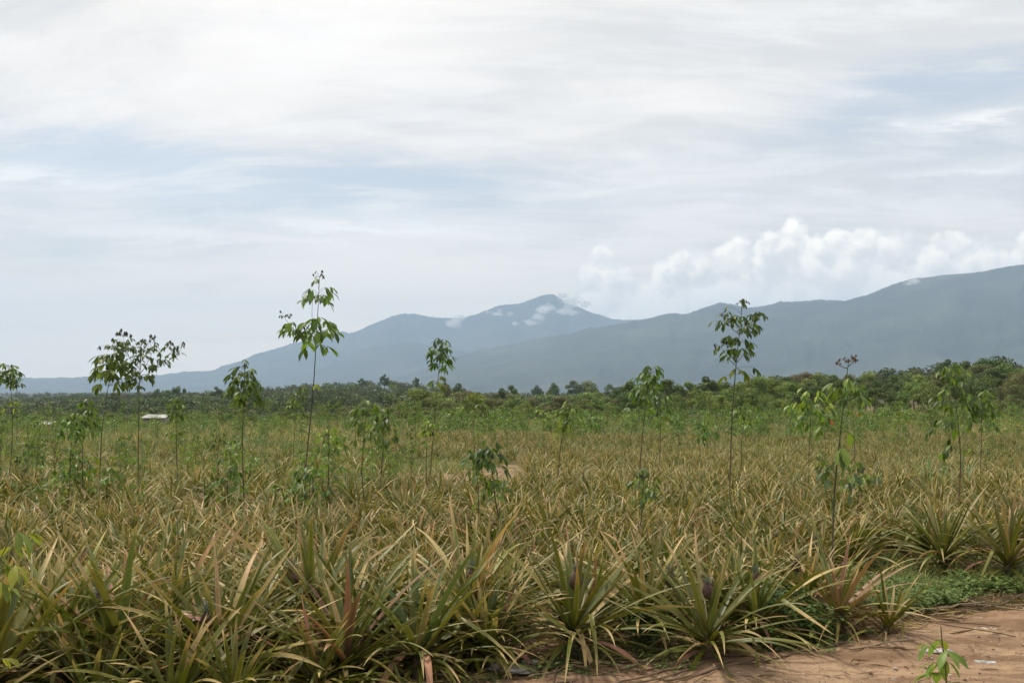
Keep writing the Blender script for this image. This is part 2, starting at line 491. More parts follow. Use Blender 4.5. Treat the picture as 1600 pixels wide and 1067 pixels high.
# ------------------------------------------------------------------ dirt road
def build_road():
    nx, ny = 620, 260
    xs = np.concatenate([np.linspace(-14, -2, 40)[:-1], np.linspace(-2, 9, nx - 78), np.linspace(9, 22, 40)[1:]]); v = np.linspace(0, 1, ny)
    EX = [-14, -9, -2.5, -1.0, -.3, .3, 1.2, 2.2, 3.0, 3.8, 4.8, 5.7, 8, 12, 22]
    EY = [3.6, 4.4, 5.6, 6.5, 7.1, 7.35, 7.6, 7.95, 8.35, 8.9, 9.4, 9.75, 10.5, 11.2, 14]
    top = np.interp(xs, EX, EY) + vnoise(xs * 1.1, xs * 0 + 3, 4) * .12
    bot = top - 6.0
    X = np.repeat(xs[:, None], ny, 1); Y = bot[:, None] * (1 - v) + top[:, None] * v
    rel = top[:, None] - Y     # distance from the field side
    rut = -.035 * np.exp(-((rel - 1.25) / .3) ** 2) - .04 * np.exp(-((rel - 3.1) / .35) ** 2) + .03 * np.exp(-((rel - .45) / .25) ** 2)
    Z = terrain(X, Y) + .045 + rut + vnoise(X * 2.2, Y * 3, 4) * .03 + vnoise(X * 12, Y * 14, 3) * .010
    Z = np.where(rel < .15, Z - .05 * (1 - rel / .15), Z)
    i = np.arange(nx - 1)[:, None] * ny; j = np.arange(ny - 1)[None]
    Q = np.stack([i + j, i + ny + j, i + ny + j + 1, i + j + 1], -1).reshape(-1, 4)
    m, t = new_mat('road_dirt')
    g = t.node('ShaderNodeNewGeometry').outputs['Position']
    st = t.vm('ADD', t.vm('MULTIPLY', g, (.45, 2.4, 1)), t.vm('MULTIPLY', g, (0, 0, 6)))
    n1 = t.smooth(t.noise(st, 1.1, 7, .6), .36, .64)
    c = t.mix(n1, (.25, .155, .092), (.49, .335, .21))
    c = t.mix(t.smooth(t.noise(st, 6, 6, .65), .52, .66, 0, .55), c, (.20, .115, .07))
    vo = t.node('ShaderNodeTexVoronoi'); t.l.new(g, vo.inputs['Vector']); vo.inputs['Scale'].default_value = 55
    spk = t.m('MULTIPLY', t.smooth(vo.outputs['Distance'], .28, .16), t.smooth(t.noise(g, 9, 3), .52, .6))
    c = t.mix(t.m('MULTIPLY', spk, .7), c, (.13, .075, .05))
    vo2 = t.node('ShaderNodeTexVoronoi'); t.l.new(g, vo2.inputs['Vector']); vo2.inputs['Scale'].default_value = 32
    spk2 = t.m('MULTIPLY', t.smooth(vo2.outputs['Distance'], .2, .12), t.smooth(t.noise(g, 5, 3), .56, .62))
    c = t.mix(t.m('MULTIPLY', spk2, .6), c, (.55, .42, .30))
    b = t.node('ShaderNodeBsdfPrincipled'); t.set(b.inputs['Base Color'], c); b.inputs['Roughness'].default_value = .95
    b.inputs['Specular IOR Level'].default_value = .1
    bn = t.node('ShaderNodeBump'); bn.inputs['Strength'].default_value = 1.0; bn.inputs['Distance'].default_value = .05
    hh = t.m('ADD', t.noise(g, 18, 7, .7), t.m('MULTIPLY', t.m('ADD', spk, spk2), .6))
    t.l.new(hh, bn.inputs['Height']); t.l.new(bn.outputs[0], b.inputs['Normal'])
    o = t.node('ShaderNodeOutputMaterial'); t.l.new(b.outputs[0], o.inputs[0])
    tag(obj('dirt_road', make_mesh('dirt_road', np.stack([X, Y, Z], -1), Q, None, None, m)), kind='structure')


build_road()

# ------------------------------------------------------------------ mountains
M_MTN = noise_mat('mountain_forest', (.014, .024, .019), (.030, .045, .028), .004, bump=0, coord='Object', detail=8, c3=(.05, .06, .04), s3=.0016)


def ridge(name, pts, R, depth, back, seed, rough=1.0):
    px = np.array([p[0] for p in pts], float); py = np.array([p[1] for p in pts], float)
    N = 1300
    u = np.linspace(px[0], px[-1], N)
    yy = np.interp(u, px, py)
    k = np.ones(5) / 5; yp = np.convolve(np.pad(yy, 2, 'edge'), k, 'valid')
    r = np.array([ray(a, b) for a, b in zip(u, yp)]); ys = yp
    yp = yp + (vnoise(u * .09, u * 0 + seed, 3) * 1.1 + vnoise(u * .5, u * 0 + seed + 7, 3) * 1.3) * rough
    tt = np.concatenate([np.linspace(0, 1, 46), 1 + np.linspace(0, 1, 14)[1:]])
    r = np.array([ray(a, b) for a, b in zip(u, yp)])
    hx = np.hypot(r[:, 0], r[:, 1]); Rv = R + 300 * vnoise(u * .01, u * 0 + seed, 3)
    dirx, diry = r[:, 0] / hx, r[:, 1] / hx
    H1 = CAMH + r[:, 2] / hx * Rv
    rs_ = np.array([ray(a, b) for a, b in zip(u, ys)]); H0 = CAMH + rs_[:, 2] / np.hypot(rs_[:, 0], rs_[:, 1]) * Rv
    V = np.zeros((len(tt), N, 3))
    for i, q in enumerate(tt):
        H = H0 + (H1 - H0) * max(0, min(1, (q - .93) / .07))
        if q <= 1:
            rad = Rv - depth * (1 - q)
            sp = vnoise(u * .016, np.full(N, q * 3.5 + seed), 3)
            sp2 = np.abs(vnoise(u * .024 + sp * .8 + q * 1.2, np.full(N, q * 2.6 + seed + 9), 2))
            base = q ** 1.25
            h = -20 + (H + 20) * base * (1 + (.24 * sp - .34 * sp2) * (1 - q) ** .8)
            h = np.minimum(h, (H + 20) * (rad / Rv) * (q ** .25 * .98 if q < .97 else 1) - 20) if q < 1 else H
        else:
            rad = Rv + back * (q - 1)
            h = H - (H + 20) * (q - 1) ** 1.1
        V[i, :, 0] = dirx * rad; V[i, :, 1] = diry * rad; V[i, :, 2] = h
    i = np.arange(len(tt) - 1)[:, None] * N; j = np.arange(N - 1)[None]
    Q = np.stack([i + j, i + j + 1, i + N + j + 1, i + N + j], -1).reshape(-1, 4)
    return tag(obj(name, make_mesh(name, V, Q, None, None, M_MTN)), kind='structure')


ridge('mountains', [(430, 608), (480, 606), (560, 600), (640, 585), (700, 562), (740, 549), (768, 544), (800, 538), (840, 528), (860, 525), (890, 522), (920, 512), (936, 511), (960, 507),
      (985, 502), (1000, 500), (1020, 496), (1045, 489), (1070, 491), (1100, 481), (1125, 472), (1145, 476), (1170, 481), (1195, 478), (1220, 471), (1250, 471),
      (1280, 468), (1320, 470), (1355, 461), (1380, 451), (1400, 442), (1430, 435), (1465, 431), (1505, 427), (1540, 424), (1570, 417), (1600, 413), (1700, 404), (1850, 415), (2100, 450), (2500, 520)],
      7600, 3200, 900, 1.3)
ridge('mountains', [(300, 611), (400, 606), (440, 596), (500, 575), (545, 558), (568, 546), (589, 540), (616, 538), (643, 534), (663, 538), (680, 541), (703, 546), (740, 550), (800, 556), (900, 575), (980, 600)],
      9300, 2200, 700, 4.1)
ridge('mountains', [(-500, 600), (-200, 594), (-100, 592), (0, 591), (50, 590), (110, 590), (130, 588), (200, 590), (257, 585), (289, 580), (315, 580), (333, 579), (344, 573), (362, 568), (380, 562),
      (400, 553), (427, 546), (454, 537), (481, 531), (525, 520), (535, 518), (548, 521), (562, 516), (579, 507), (602, 499), (619, 492), (633, 490), (650, 491), (670, 495), (703, 497),
      (724, 497), (754, 487), (781, 477), (800, 475), (816, 474), (830, 468), (846, 462), (856, 460), (868, 461), (876, 468), (892, 476), (908, 481), (924, 489), (940, 492), (952, 497),
      (975, 500), (1010, 498), (1040, 505), (1100, 520), (1200, 540)],
      11600, 2600, 900, 8.7)

# ------------------------------------------------------------------ materials for plants
M_PINE = leaf_mat('pineapple_leaf', trans=.18, rough=.45, spec=.26, var=.22, nscale=30, hue=.012)
M_DRY = leaf_mat('dry_leaf', trans=.15, rough=.7, spec=.2, var=.35, nscale=26, hue=.01)
M_RUB = leaf_mat('rubber_leaf', trans=.4, rough=.45, spec=.32, var=.15, nscale=9, hue=.015)
M_BARK = leaf_mat('sapling_bark', trans=0, rough=.8, spec=.2, var=.4, nscale=40, hue=.01)
M_GRASS = leaf_mat('grass_blade', trans=.3, rough=.6, spec=.3, var=.35, nscale=.6, hue=.01)
M_WEED = leaf_mat('weed_leaf', trans=.35, rough=.5, spec=.3, var=.25, nscale=12)
M_TREE = leaf_mat('tree_leaf', trans=.25, rough=.65, spec=.25, var=.35, nscale=.9, hue=.02)
M_FRUIT = leaf_mat('pineapple_skin', trans=0, rough=.6, spec=.3, var=.3, nscale=60, hue=.01)

GREEN = np.array([.076, .110, .010]); OLIVE = np.array([.165, .165, .016]); TAN = np.array([.58, .425, .19])
YEL = np.array([.42, .33, .09]); PINK = np.array([.36, .17, .12]); BROWN = np.array([.20, .125, .07]); BLUEG = np.array([.10, .155, .07])


def pprof(s): return np.minimum(1, .75 + s * .8) * (1 - s ** 2.6) ** .8 * (1 - .35 * s)


def pine_cols(n, S1, s, rng, t, kind):
    """leaf colour by leaf and position: green base, tan or pink tips; kind biases it"""
    base = lerp(np.broadcast_to(GREEN, (n, 3)), OLIVE, rng.random(n) * .75 + .15 * (t) + kind.get('olive', 0))
    base = lerp(base, BLUEG, (1 - t) ** 2 * .6 * rng.random(n) * kind.get('blue', 1))
    base = lerp(base, PINK, (rng.random(n) < kind.get('pink', .025) * .8) * (.5 + .5 * rng.random(n)))
    base = lerp(base, YEL, (rng.random(n) < .05) * (.7 * rng.random(n)))
    base = lerp(base, TAN * .9, (rng.random(n) < kind.get('dry', .06)) * (.4 + .5 * rng.random(n)))
    dryf = rng.random(n) ** 1.7 * kind.get('tip', .5) * .72 + .02
    tip = lerp(np.broadcast_to(TAN, (n, 3)), np.array([.46, .24, .12]), (rng.random(n) < .3) * rng.random(n))
    k = sstep(s[None, :], (1 - dryf - .14)[:, None], (1 - dryf + .08)[:, None]) * (.55 + .45 * rng.random(n))[:, None]
    c = base[:, None] * (1 - k[..., None]) + tip[:, None] * k[..., None]
    c = c[:, :, None].repeat(3, 2)                    # across
    em = .28 * rng.random(n)[:, None, None] * kind.get('edge', 1)
    edgec = lerp(np.broadcast_to(TAN, (n, 3)), PINK, rng.random(n) * .7)[:, None]
    for q in (0, 2):
        c[:, :, q] = c[:, :, q] * (1 - em) + edgec * em
    c[:, :, 1] *= .86
    c = c * (.8 + .4 * rng.random(n))[:, None, None, None]
    return c


def pine_geo(seed, n=44, seg=10, size=1.0, kind={}, spread=1.0, wm=1.0, dr0=(18, 40)):
    rng = np.random.default_rng(seed)
    i = np.arange(n); t = (i + .5) / n
    azi = i * 137.5 * D2R + rng.normal(0, .22, n)
    e0 = (79 - 77 * t ** .66 * spread + rng.normal(0, 7, n)) * D2R
    L = (.42 + .42 * np.sin(np.clip(t * 1.1 + .1, 0, 1) * math.pi * .80)) * (1 + rng.normal(0, .1, n)) * size
    wd = wm * (.048 + .024 * rng.random(n)) * (0.7 + .3 * np.sin(np.clip(t + .25, 0, 1) * math.pi)) * size ** .5
    dr = (dr0[0] + dr0[1] * t + rng.normal(0, 16, n)) * D2R
    o = np.stack([np.cos(azi) * (.012 + .04 * t), np.sin(azi) * (.012 + .04 * t), (.24 - .13 * t) * size], -1)
    kk = (rng.random(n) < .10 * (t > .25)) * rng.uniform(.5, 1.5, n)
    V, Q, s = strips(o, azi, e0, L, wd, dr, seg, 1.9, .2, pprof, rng.normal(0, .5, n), rng.normal(0, .18, n), kk)
    C = pine_cols(n, seg + 1, s, rng, t, kind)
    a = (V.reshape(-1, 3), Q, C.reshape(-1, 3))
    # dry, hanging leaves at the base
    m = kind.get('ndry', 6)
    az2 = rng.random(m) * 6.283
    e2 = rng.uniform(-5, 45, m) * D2R
    L2 = rng.uniform(.35, .75, m) * size
    o2 = np.stack([np.cos(az2) * .05, np.sin(az2) * .05, rng.uniform(.1, .24, m) * size], -1)
    V2, Q2, s2 = strips(o2, az2, e2, L2, rng.uniform(.035, .06, m), rng.uniform(80, 130, m) * D2R, seg, 1.0, .3, pprof, rng.normal(0, 1.2, m), rng.normal(0, .4, m))
    V2[..., 2] = np.maximum(V2[..., 2], .012 + .02 * rng.random(V2.shape[:3]))
    b = lerp(lerp(lerp(np.broadcast_to(BROWN, (m, 3)), TAN, rng.random(m)), PINK * 1.1, (rng.random(m) < .35) * .85), YEL, (rng.random(m) < .25) * .8)
    C2 = np.broadcast_to(b[:, None, None], V2.shape) * (.75 + .5 * rng.random((m, seg + 1, 1, 1)))
    d = (V2.reshape(-1, 3), Q2, C2.reshape(-1, 3))
    return a, d


def stem_geo(size=1.0):
    V, Q = tube([(0, 0, -.03), (0, 0, .1 * size), (0, 0, .22 * size)], [.05, .055, .03], 8)
    return V, Q, np.broadcast_to(np.array([.12, .085, .05]), V.shape)


def fruit_meshes(seed):
    rng = np.random.default_rng(seed)
    nu, nv = 16, 14
    V, Q = sphere((0, 0, 0), 1, nu, nv)
    V = V.reshape(nv, nu, 3)
    bump = 1 + .10 * ((np.arange(nu)[None] + np.arange(nv)[:, None]) % 2)
    V[..., 0] *= .052 * bump; V[..., 1] *= .052 * bump; V[..., 2] *= .078
    C = lerp(np.broadcast_to(np.array([.06, .035, .028]), (nv, nu, 3)), np.array([.17, .11, .08]), ((np.arange(nu)[None] + np.arange(nv)[:, None]) % 2) * .8 * rng.random((nv, nu)))
    f = make_mesh('fruit', V, Q, None, C, M_FRUIT)
    n = 26; i = np.arange(n); t = i / n; a = i * 2.4
    o = np.stack([np.cos(a) * .014, np.sin(a) * .014, .066 + 0 * a], -1)
    V2, Q2, s = strips(o, a, (85 - 60 * t) * D2R, .10 - .045 * t, .017, .5 * t, 3, 1.5, .2, lambda s: 1 - s * .9)
    C2 = lerp(np.broadcast_to(np.array([.10, .15, .13]), (n, 3)), np.array([.16, .13, .13]), t)[:, None, None] * np.ones((1, 4, 3, 1))
    g = make_mesh('fruit_crown', V2, Q2, None, C2, M_PINE)
    V3, Q3 = tube([(0, 0, -.34), (.01, 0, -.2), (0, 0, -.06)], [.013, .012, .014], 6)
    return f, g, make_mesh('fruit_stalk', V3, Q3, None, np.broadcast_to(np.array([.10, .13, .05]), V3.shape), M_PINE)


FR = [fruit_meshes(k) for k in range(3)]
KINDS = [dict(), dict(olive=.2), dict(tip=.7), dict(blue=2, tip=.3), dict(pink=.16), dict(dry=.12, tip=.6), dict(olive=.1, pink=.1), dict(tip=.45)]
PV = []
for k in range(16):
    a, d = pine_geo(100 + k, n=int(46 + (k * 7) % 18), seg=10, wm=.92, size=.88 + .03 * (k % 5), kind=KINDS[k % 8], spread=[1, .85, .95, .8][k % 4])
    PV.append((make_mesh('leaves', a[0], a[1], None, a[2], M_PINE), make_mesh('dry_leaves', d[0], d[1], None, d[2], M_DRY)))
sv = stem_geo(); STEM = make_mesh('stem', sv[0], sv[1], None, sv[2], M_BARK)

GP = 'pineapple plants growing across the field'


def pine(x, y, lv, dv, rz, sc, label, fruits=(), tilt=(0, 0), far=False):
    root = obj('pineapple_plant', None, None, (x, y, tz(x, y)), 0, sc)
    root.rotation_euler = (tilt[0], tilt[1], rz)
    tag(root, label, 'pineapple plant', GP)
    obj('leaves', lv, root)
    if not far:
        obj('dry_leaves', dv, root); obj('stem', STEM, root)
    for k, (fx, fy, fz, tx, ty) in enumerate(fruits):
        f = FR[k % 3]
        fo = obj('fruit', f[0], root, (fx, fy, fz), 0, .85); fo.rotation_euler = (tx, ty, 0)
        obj('fruit_crown', f[1], fo); obj('fruit_stalk', f[2], fo)
    return root


LAND = [(12, 'the left edge sapling'), (112, 'the low dark sapling'), (165, 'the leaning bright sapling'), (219, 'the airy sapling'), (279, 'the slim ball-topped sapling'),
        (384, 'the round crowned sapling'), (480, 'the tallest sapling'), (575, 'the flat tiered sapling'), (676, 'the thin leaning sapling'), (743, 'the grey-leaved sapling'),
        (800, 'the dark leaning sapling'), (880, 'the tufted leaning sapling'), (1003, 'the umbrella topped sapling'), (1104, 'the bushy gap sapling'), (1142, 'the tall dense sapling'),
        (1265, 'the loose wide sapling'), (1308, 'the wilted sapling'), (1345, 'the pale spread sapling'), (1490, 'the shiny topped sapling'), (1600, 'the right edge')]
ORD = 'first second third fourth fifth sixth seventh eighth ninth tenth eleventh twelfth thirteenth fourteenth fifteenth sixteenth seventeenth eighteenth nineteenth twentieth'.split()
ORD += ['twenty-' + q for q in ORD[:9]] + ['thirtieth'] + ['thirty-' + q for q in ORD[:9]]
RANK = {}


def col_of(px): return min(LAND, key=lambda q: abs(q[0] - px))[1]


def by_column(objs, what, frm):
    """objs: (object, pixel x, distance, look); label each by its look and its rank, nearest first, in line with a landmark"""
    cols_ = {}
    for q in sorted(objs, key=lambda q: q[2]):
        nm = col_of(q[1]); cols_[nm] = cols_.get(nm, 0) + 1
        if q[3] is not None:
            q[0]['label'] = '%s %s, %s %s in line with %s' % (q[3], what, ORD[min(len(ORD) - 1, cols_[nm] - 1)], frm, nm)


PLIST = []
# the front plants one can single out: pixel of the rosette base, size, kind, tilt, fruits (pixel), label
HERO = [
    (-20, 1085, 1.35, dict(olive=.1, tip=.4), [], 'wide dark green pineapple plant cut off by the left edge at the bottom corner'),
    (85, 1030, 1.22, dict(olive=.1, tip=.4), [], 'large dark pineapple plant behind the yellow-green sapling leaves in the bottom left corner'),
    (188, 1040, 1.3, dict(pink=.28, tip=.4), [(172, 945), (190, 1000)], 'pineapple plant with pinkish leaves and two small fruits near the bottom left corner'),
    (345, 1045, 1.22, dict(olive=.25, tip=.6), [(335, 968)], 'olive pineapple plant with one purple fruit and a broad pink hanging leaf'),
    (275, 1000, 1.15, dict(olive=.1), [], 'pineapple plant crowded between the two fruiting plants of the bottom left'),
    (492, 985, 1.32, dict(tip=.6), [(467, 902), (496, 930)], 'tall dark green pineapple plant with two bluish fruits left of the centre'),
    (540, 1040, 1.14, dict(blue=1.5, tip=.35, pink=.12), [], 'pale green pineapple plant with a curved pink leaf at the bottom edge'),
    (655, 1028, 1.08, dict(blue=1.5, tip=.4), [], 'upright light green pineapple plant with tan hanging leaves beside the dirt road end'),
    (728, 975, 1.22, dict(tip=.5, edge=1.5), [(733, 900)], 'dense pineapple plant with one upright purple fruit behind the roadside weeds'),
    (893, 992, 1.16, dict(tip=.4), [(893, 907)], 'symmetrical pineapple plant with a fruit and yellow folded leaves above the bare dirt'),
    (1010, 962, 1.0, dict(), [(1050, 905)], 'pineapple plant with one fruit between the two roadside fountain shaped plants'),
    (1106, 995, 1.0, dict(blue=1.4, tip=.5), [(1103, 920)], 'grey-green pineapple plant with hanging brown leaves and a bluish fruit by the dirt'),
    (1180, 968, .98, dict(dry=.2, pink=.15), [(1180, 905)], 'pineapple plant with tan blades and a brownish fruit left of the green weeds'),
    (1250, 945, .9, dict(tip=.6), [(1233, 885)], 'pineapple plant with a small grey fruit behind the red leaved plant'),
    (1308, 955, .95, dict(pink=.75, dry=.1, ndry=6), [], 'red and pink leaved pineapple plant standing at the dirt road edge'),
    (1378, 962, .68, dict(olive=.5, dry=.25, ndry=5), [], 'small yellowish pineapple plant leaning over the dirt right of the red one'),
    (1572, 882, 1.1, dict(olive=.1, tip=.4), [], 'large pineapple plant at the right edge above the low green weeds'),
    (1476, 868, 1.05, dict(olive=.1, tip=.4), [], 'dark green pineapple plant behind the grassy weeds on the right'),
]
taken = []
rr = random.Random(3)
for k, (px, py, sc, kind, fr, lab) in enumerate(HERO):
    x, y = hit(px, py, .22)
    kind = dict(kind, ndry=9)
    a, d = pine_geo(500 + k, n=62 if sc > .85 else 34, seg=14, size=1.1, wm=.84, dr0=(12, 44), kind=kind, spread=1.0)
    lv = make_mesh('leaves', a[0], a[1], None, a[2], M_PINE); dv = make_mesh('dry_leaves', d[0], d[1], None, d[2], M_DRY)
    fl = []
    for (fx, fy) in fr:
        dd = y - .05
        wx = at(fx, dd); wz = ztop(fy, fx, dd)
        fl.append(((wx - x) / sc, -.05 / sc, (wz - tz(x, y)) / sc, rr.uniform(-.1, .15), rr.uniform(-.15, .15)))
    hero_o = pine(x, y, lv, dv, 0, sc, lab, fl, (rr.uniform(-.08, .08), rr.uniform(-.08, .08)) if k != 15 else (0, .35))
    PLIST.append((hero_o, px, y, None))
    taken.append((x, y, .27 if px < 850 else .40))

# the crowd behind them
cand = []
rg = np.random.default_rng(21)
row = 0; yv = 4.8
while yv < 60:
    sp = .48
    for xv in np.arange(-yv * .62 - 1.5, yv * .62 + 1.5, sp):
        x = xv + (row % 2) * sp / 2 + rg.normal(0, .12); y = yv + rg.normal(0, .12) + .1 * math.sin(xv * .6)
        if y < edge(x) + .1: continue
        px = 800 + F * x / y
        if px > 820:
            ok = y < 58
        elif px > 600:
            ok = y < 19 or (34 < y < 60)
        else:
            ok = y < 13.3 + vnoise(np.array([x * .3]), np.array([y * .1]))[0] * 2.5 or (rg.random() < .28 and y < 48)
        dens = 1 if y < 21 else .5
        if not ok or rg.random() > dens: continue
        if any((x - a) ** 2 + (y - b) ** 2 < c * c for a, b, c in taken): continue
        inframe = abs(x) < .545 * y + .3
        cand.append((y + (0 if inframe else 100), x, y, inframe))
    yv += .42 if yv < 20 else .7; row += 1
cand.sort()
NI = 300 - len(HERO)
for k, (_, x, y, inf) in enumerate(cand[:NI]):
    v = rr.randrange(16)
    fr = [(rr.uniform(-.05, .05), rr.uniform(-.05, .05), rr.uniform(.34, .46), rr.uniform(-.2, .2), rr.uniform(-.2, .2))] if rr.random() < .28 and y < 13 else []
    po = pine(x, y, PV[v][0], PV[v][1], rr.uniform(0, 6.28), rr.uniform(.78, .98) * (1.08 if y < 8.5 else .97), 'x', fr, (rr.uniform(-.12, .12), rr.uniform(-.12, .12)), far=y > 11)
    look = ['olive green', 'olive yellow', 'tan tipped', 'bluish green', 'reddish', 'dry tan', 'reddish olive', 'green'][v % 8] + (' fruiting' if fr else '')
    PLIST.append((po, 800 + F * x / y, y, look))
by_column(PLIST, 'pineapple plant', 'from the road')


def merge_copies(variants, inst, name, mat):
    """variants: list of (V,Q,T,C); inst: (variant, x, y, z, rz, scale, tint)"""
    Vs, Qs, Ts, Cs = [], [], [], []; n = 0
    for (v, x, y, z, rz, sc, tint) in inst:
        V, Q, T, C = variants[v]
        c, s = math.cos(rz), math.sin(rz)
        W_ = np.empty_like(V)
        scz = sc if not hasattr(sc, '__len__') else sc[1]; sxy = sc if not hasattr(sc, '__len__') else sc[0]
        W_[:, 0] = (V[:, 0] * c - V[:, 1] * s) * sxy + x; W_[:, 1] = (V[:, 0] * s + V[:, 1] * c) * sxy + y; W_[:, 2] = V[:, 2] * scz + z
        Vs.append(W_); Qs.append(Q + n); Ts.append(T + n if len(T) else T); Cs.append(C * tint); n += len(V)
    return make_mesh(name, np.concatenate(Vs), np.concatenate(Qs), np.concatenate(Ts) if any(len(t) for t in Ts) else None, np.concatenate(Cs), mat)


LOW = []
Z3 = np.zeros((0, 3), int)
for k in range(8):
    a, d = pine_geo(300 + k, n=32, seg=5, wm=.8, size=1.0, kind=dict(KINDS[k], tip=.5, olive=.2, dry=.06))
    LOW.append((a[0], a[1], Z3, a[2]))
inst = []
for (_, x, y, inf) in cand[NI:]:
    tn = np.array([1, 1, 1]) * rg.uniform(.85, 1.2) 
    inst.append((rg.integers(8), x, y, tz(x, y), rg.random() * 6.28, rg.uniform(.6, .85) if y > 20 else rg.uniform(.78, .95), tn))
fo = obj('distant_pineapple_plants', merge_copies(LOW, inst, 'distant_pineapple_plants', M_PINE))
tag(fo, 'mass of tan and olive pineapple plants far across the field', 'pineapple plants', None, 'stuff')
print('pine', len(cand), len(inst))

# ------------------------------------------------------------------ rubber saplings
RG1 = np.array([.088, .145, .03]); RG2 = np.array([.165, .25, .042]); RG3 = np.array([.06, .10, .03]); RYEL = np.array([.30, .34, .05]); RRED = np.array([.32, .10, .06])


def lprof(s): return np.sin(np.clip(s, .0, 1) ** 1.15 * math.pi * .975 + .015) ** .8 + .03


WS = [.78, .62, 1.25]


def whorl(bagL, bagS, c, axis_az, n, pet, leaf, rng, cols, span=.18, pe=(5, 60), hang=(-30, -75), seg=3, thin=False):
    """n petioles round a stem point c, each with three drooping leaflets"""
    pet *= WS[0]; leaf *= WS[1]; n = int(n * WS[2]) if n > 3 else n; span *= .8
    c = np.asarray(c, float)
    a = np.arange(n) * 2.4 + rng.random() * 6 + rng.normal(0, .3, n)
    hgt = rng.random(n)
    e = np.radians(pe[0] + (pe[1] - pe[0]) * hgt + rng.normal(0, 8, n))
    o = c[None] + np.stack([0 * a, 0 * a, (hgt - .7) * span], -1)
    PL = pet * rng.uniform(.6, 1.15, n)
    d = np.stack([np.cos(e) * np.cos(a), np.cos(e) * np.sin(a), np.sin(e)], -1)
    end = o + d * PL[:, None]; end[:, 2] -= PL * .18
    for k in range(n):
        mid = (o[k] + end[k]) / 2 + np.array([0, 0, PL[k] * .07])
        V, Q = tube([o[k], mid, end[k]], [.0035, .0025, .002] if not thin else [.002, .0016, .0012], 3)
        bagS.add(V, Q, None, np.array([.12, .15, .05]))
    L3 = np.repeat(end, 3, 0)
    fan = np.tile(np.array([-.85, 0, .85]), n) + rng.normal(0, .2, 3 * n)
    az3 = np.repeat(a, 3) + fan
    el3 = np.radians(rng.uniform(hang[1], hang[0], 3 * n))
    ll = leaf * rng.uniform(.7, 1.15, 3 * n)
    V, Q, s = strips(L3, az3, el3 + .5, ll, ll * .34, np.full(3 * n, .9), seg, 1.0, .12, lprof, rng.normal(0, .5, 3 * n))
    ci = rng.random(3 * n)
    ctab = np.array(cols)
    col = ctab[rng.integers(0, len(ctab), 3 * n)] * (.75 + .5 * ci)[:, None]
    C = np.broadcast_to(col[:, None, None], V.shape)
    bagL.add(V.reshape(-1, 3), Q, None, C.reshape(-1, 3))


def flush(bagL, bagS, c, rng, r=.10, n=8, col=(.06, .065, .04)):
    """small cluster of tiny young bronze leaflets at a shoot tip"""
    c = np.asarray(c, float)
    a = rng.random(n) * 6.28; e = rng.uniform(.1, 1.2, n); L = r * rng.uniform(.5, 1.1, n)
    end = c + np.stack([np.cos(e) * np.cos(a), np.cos(e) * np.sin(a), np.sin(e)], -1) * L[:, None]
    for k in range(n):
        V, Q = tube([c, end[k]], [.0025, .0018], 3); bagS.add(V, Q, None, np.array([.10, .09, .06]))
    o = np.repeat(end, 3, 0); az3 = rng.random(3 * n) * 6.28
    V, Q, s = strips(o, az3, -.9, r * .45, r * .18, .5, 2, 1, .1, lprof)
    bagL.add(V.reshape(-1, 3), Q, None, np.array(col))


def rubber(name, label, base, top, whorls, branches=(), fcol=(.06, .065, .04), r0=.0125, seed=0, cols=(RG1, RG3, RG2), flushes=True, bend=None, sc_=1.0, group=None, bark=(.085, .07, .05)):
    """whorls: (height fraction, petioles, petiole length, leaflet length). branches: (start fraction, azimuth, elevation, length, whorls)"""
    rng = np.random.default_rng(seed)
    root = obj(name, None, None, base); L, Sx = Bag(), Bag()
    base = np.asarray(base); top = np.asarray(top, float) - base
    bend = np.array(bend if bend is not None else (rng.normal(0, .03), rng.normal(0, .03), 0)) * np.linalg.norm(top)
    tt = np.linspace(0, 1, 15)
    pts = top[None] * tt[:, None] + np.sin(tt * math.pi)[:, None] * bend[None] + np.stack([vnoise(tt * 4 + seed, tt * 0), vnoise(tt * 4, tt * 0 + seed), 0 * tt], -1) * .012
    pts[0] = (0, 0, -.05)
    stem = lambda f: np.array([np.interp(f, tt, pts[:, q]) for q in range(3)])
    V, Q = tube(pts, r0 * (1 - .72 * tt), 7)
    Sx.add(V, Q, None, lerp(np.array([.17, .115, .075]), np.array(bark), sstep(V[:, 2] / top[2], .1, .5)))
    for wdef in whorls:
        f, n, pe, le = wdef[:4]; cc = wdef[4] if len(wdef) > 4 else cols
        whorl(L, Sx, stem(f), 0, n, pe, le, rng, cc)
    if flushes: flush(L, Sx, stem(1.0), rng, flushes if isinstance(flushes, float) else .1, 8, fcol)
    for (f, ba, be, bl, bw, fl) in branches:
        p0 = stem(f); u = np.linspace(0, 1, 6)
        ee = be + .35 * u
        st = np.stack([np.cos(ee) * math.cos(ba), np.cos(ee) * math.sin(ba), np.sin(ee)], -1) * bl / 6
        bp = p0 + np.concatenate([[np.zeros(3)], np.cumsum(st, 0)])
        V, Q = tube(bp, r0 * .42 * (1 - .6 * np.linspace(0, 1, 7)), 5); Sx.add(V, Q, None, np.array(bark))
        for (g, n, pe, le) in bw:
            c = np.array([np.interp(g * 6, range(7), bp[:, q]) for q in range(3)])
            whorl(L, Sx, c, 0, n, pe, le, rng, cols, span=.1)
        if fl: flush(L, Sx, bp[-1], rng, fl, 8, fcol)
    tag(root, label, 'sapling', group)
    obj('trunk', Sx.mesh('trunk', M_BARK), root); obj('crown', L.mesh('crown', M_RUB), root)
    return root


GR = 'young rubber trees standing in the pineapple field'
LIGHT = (RG2, RG2, RG1); DARK = (RG3, RG1, RG3); YG = (RYEL, RG2)


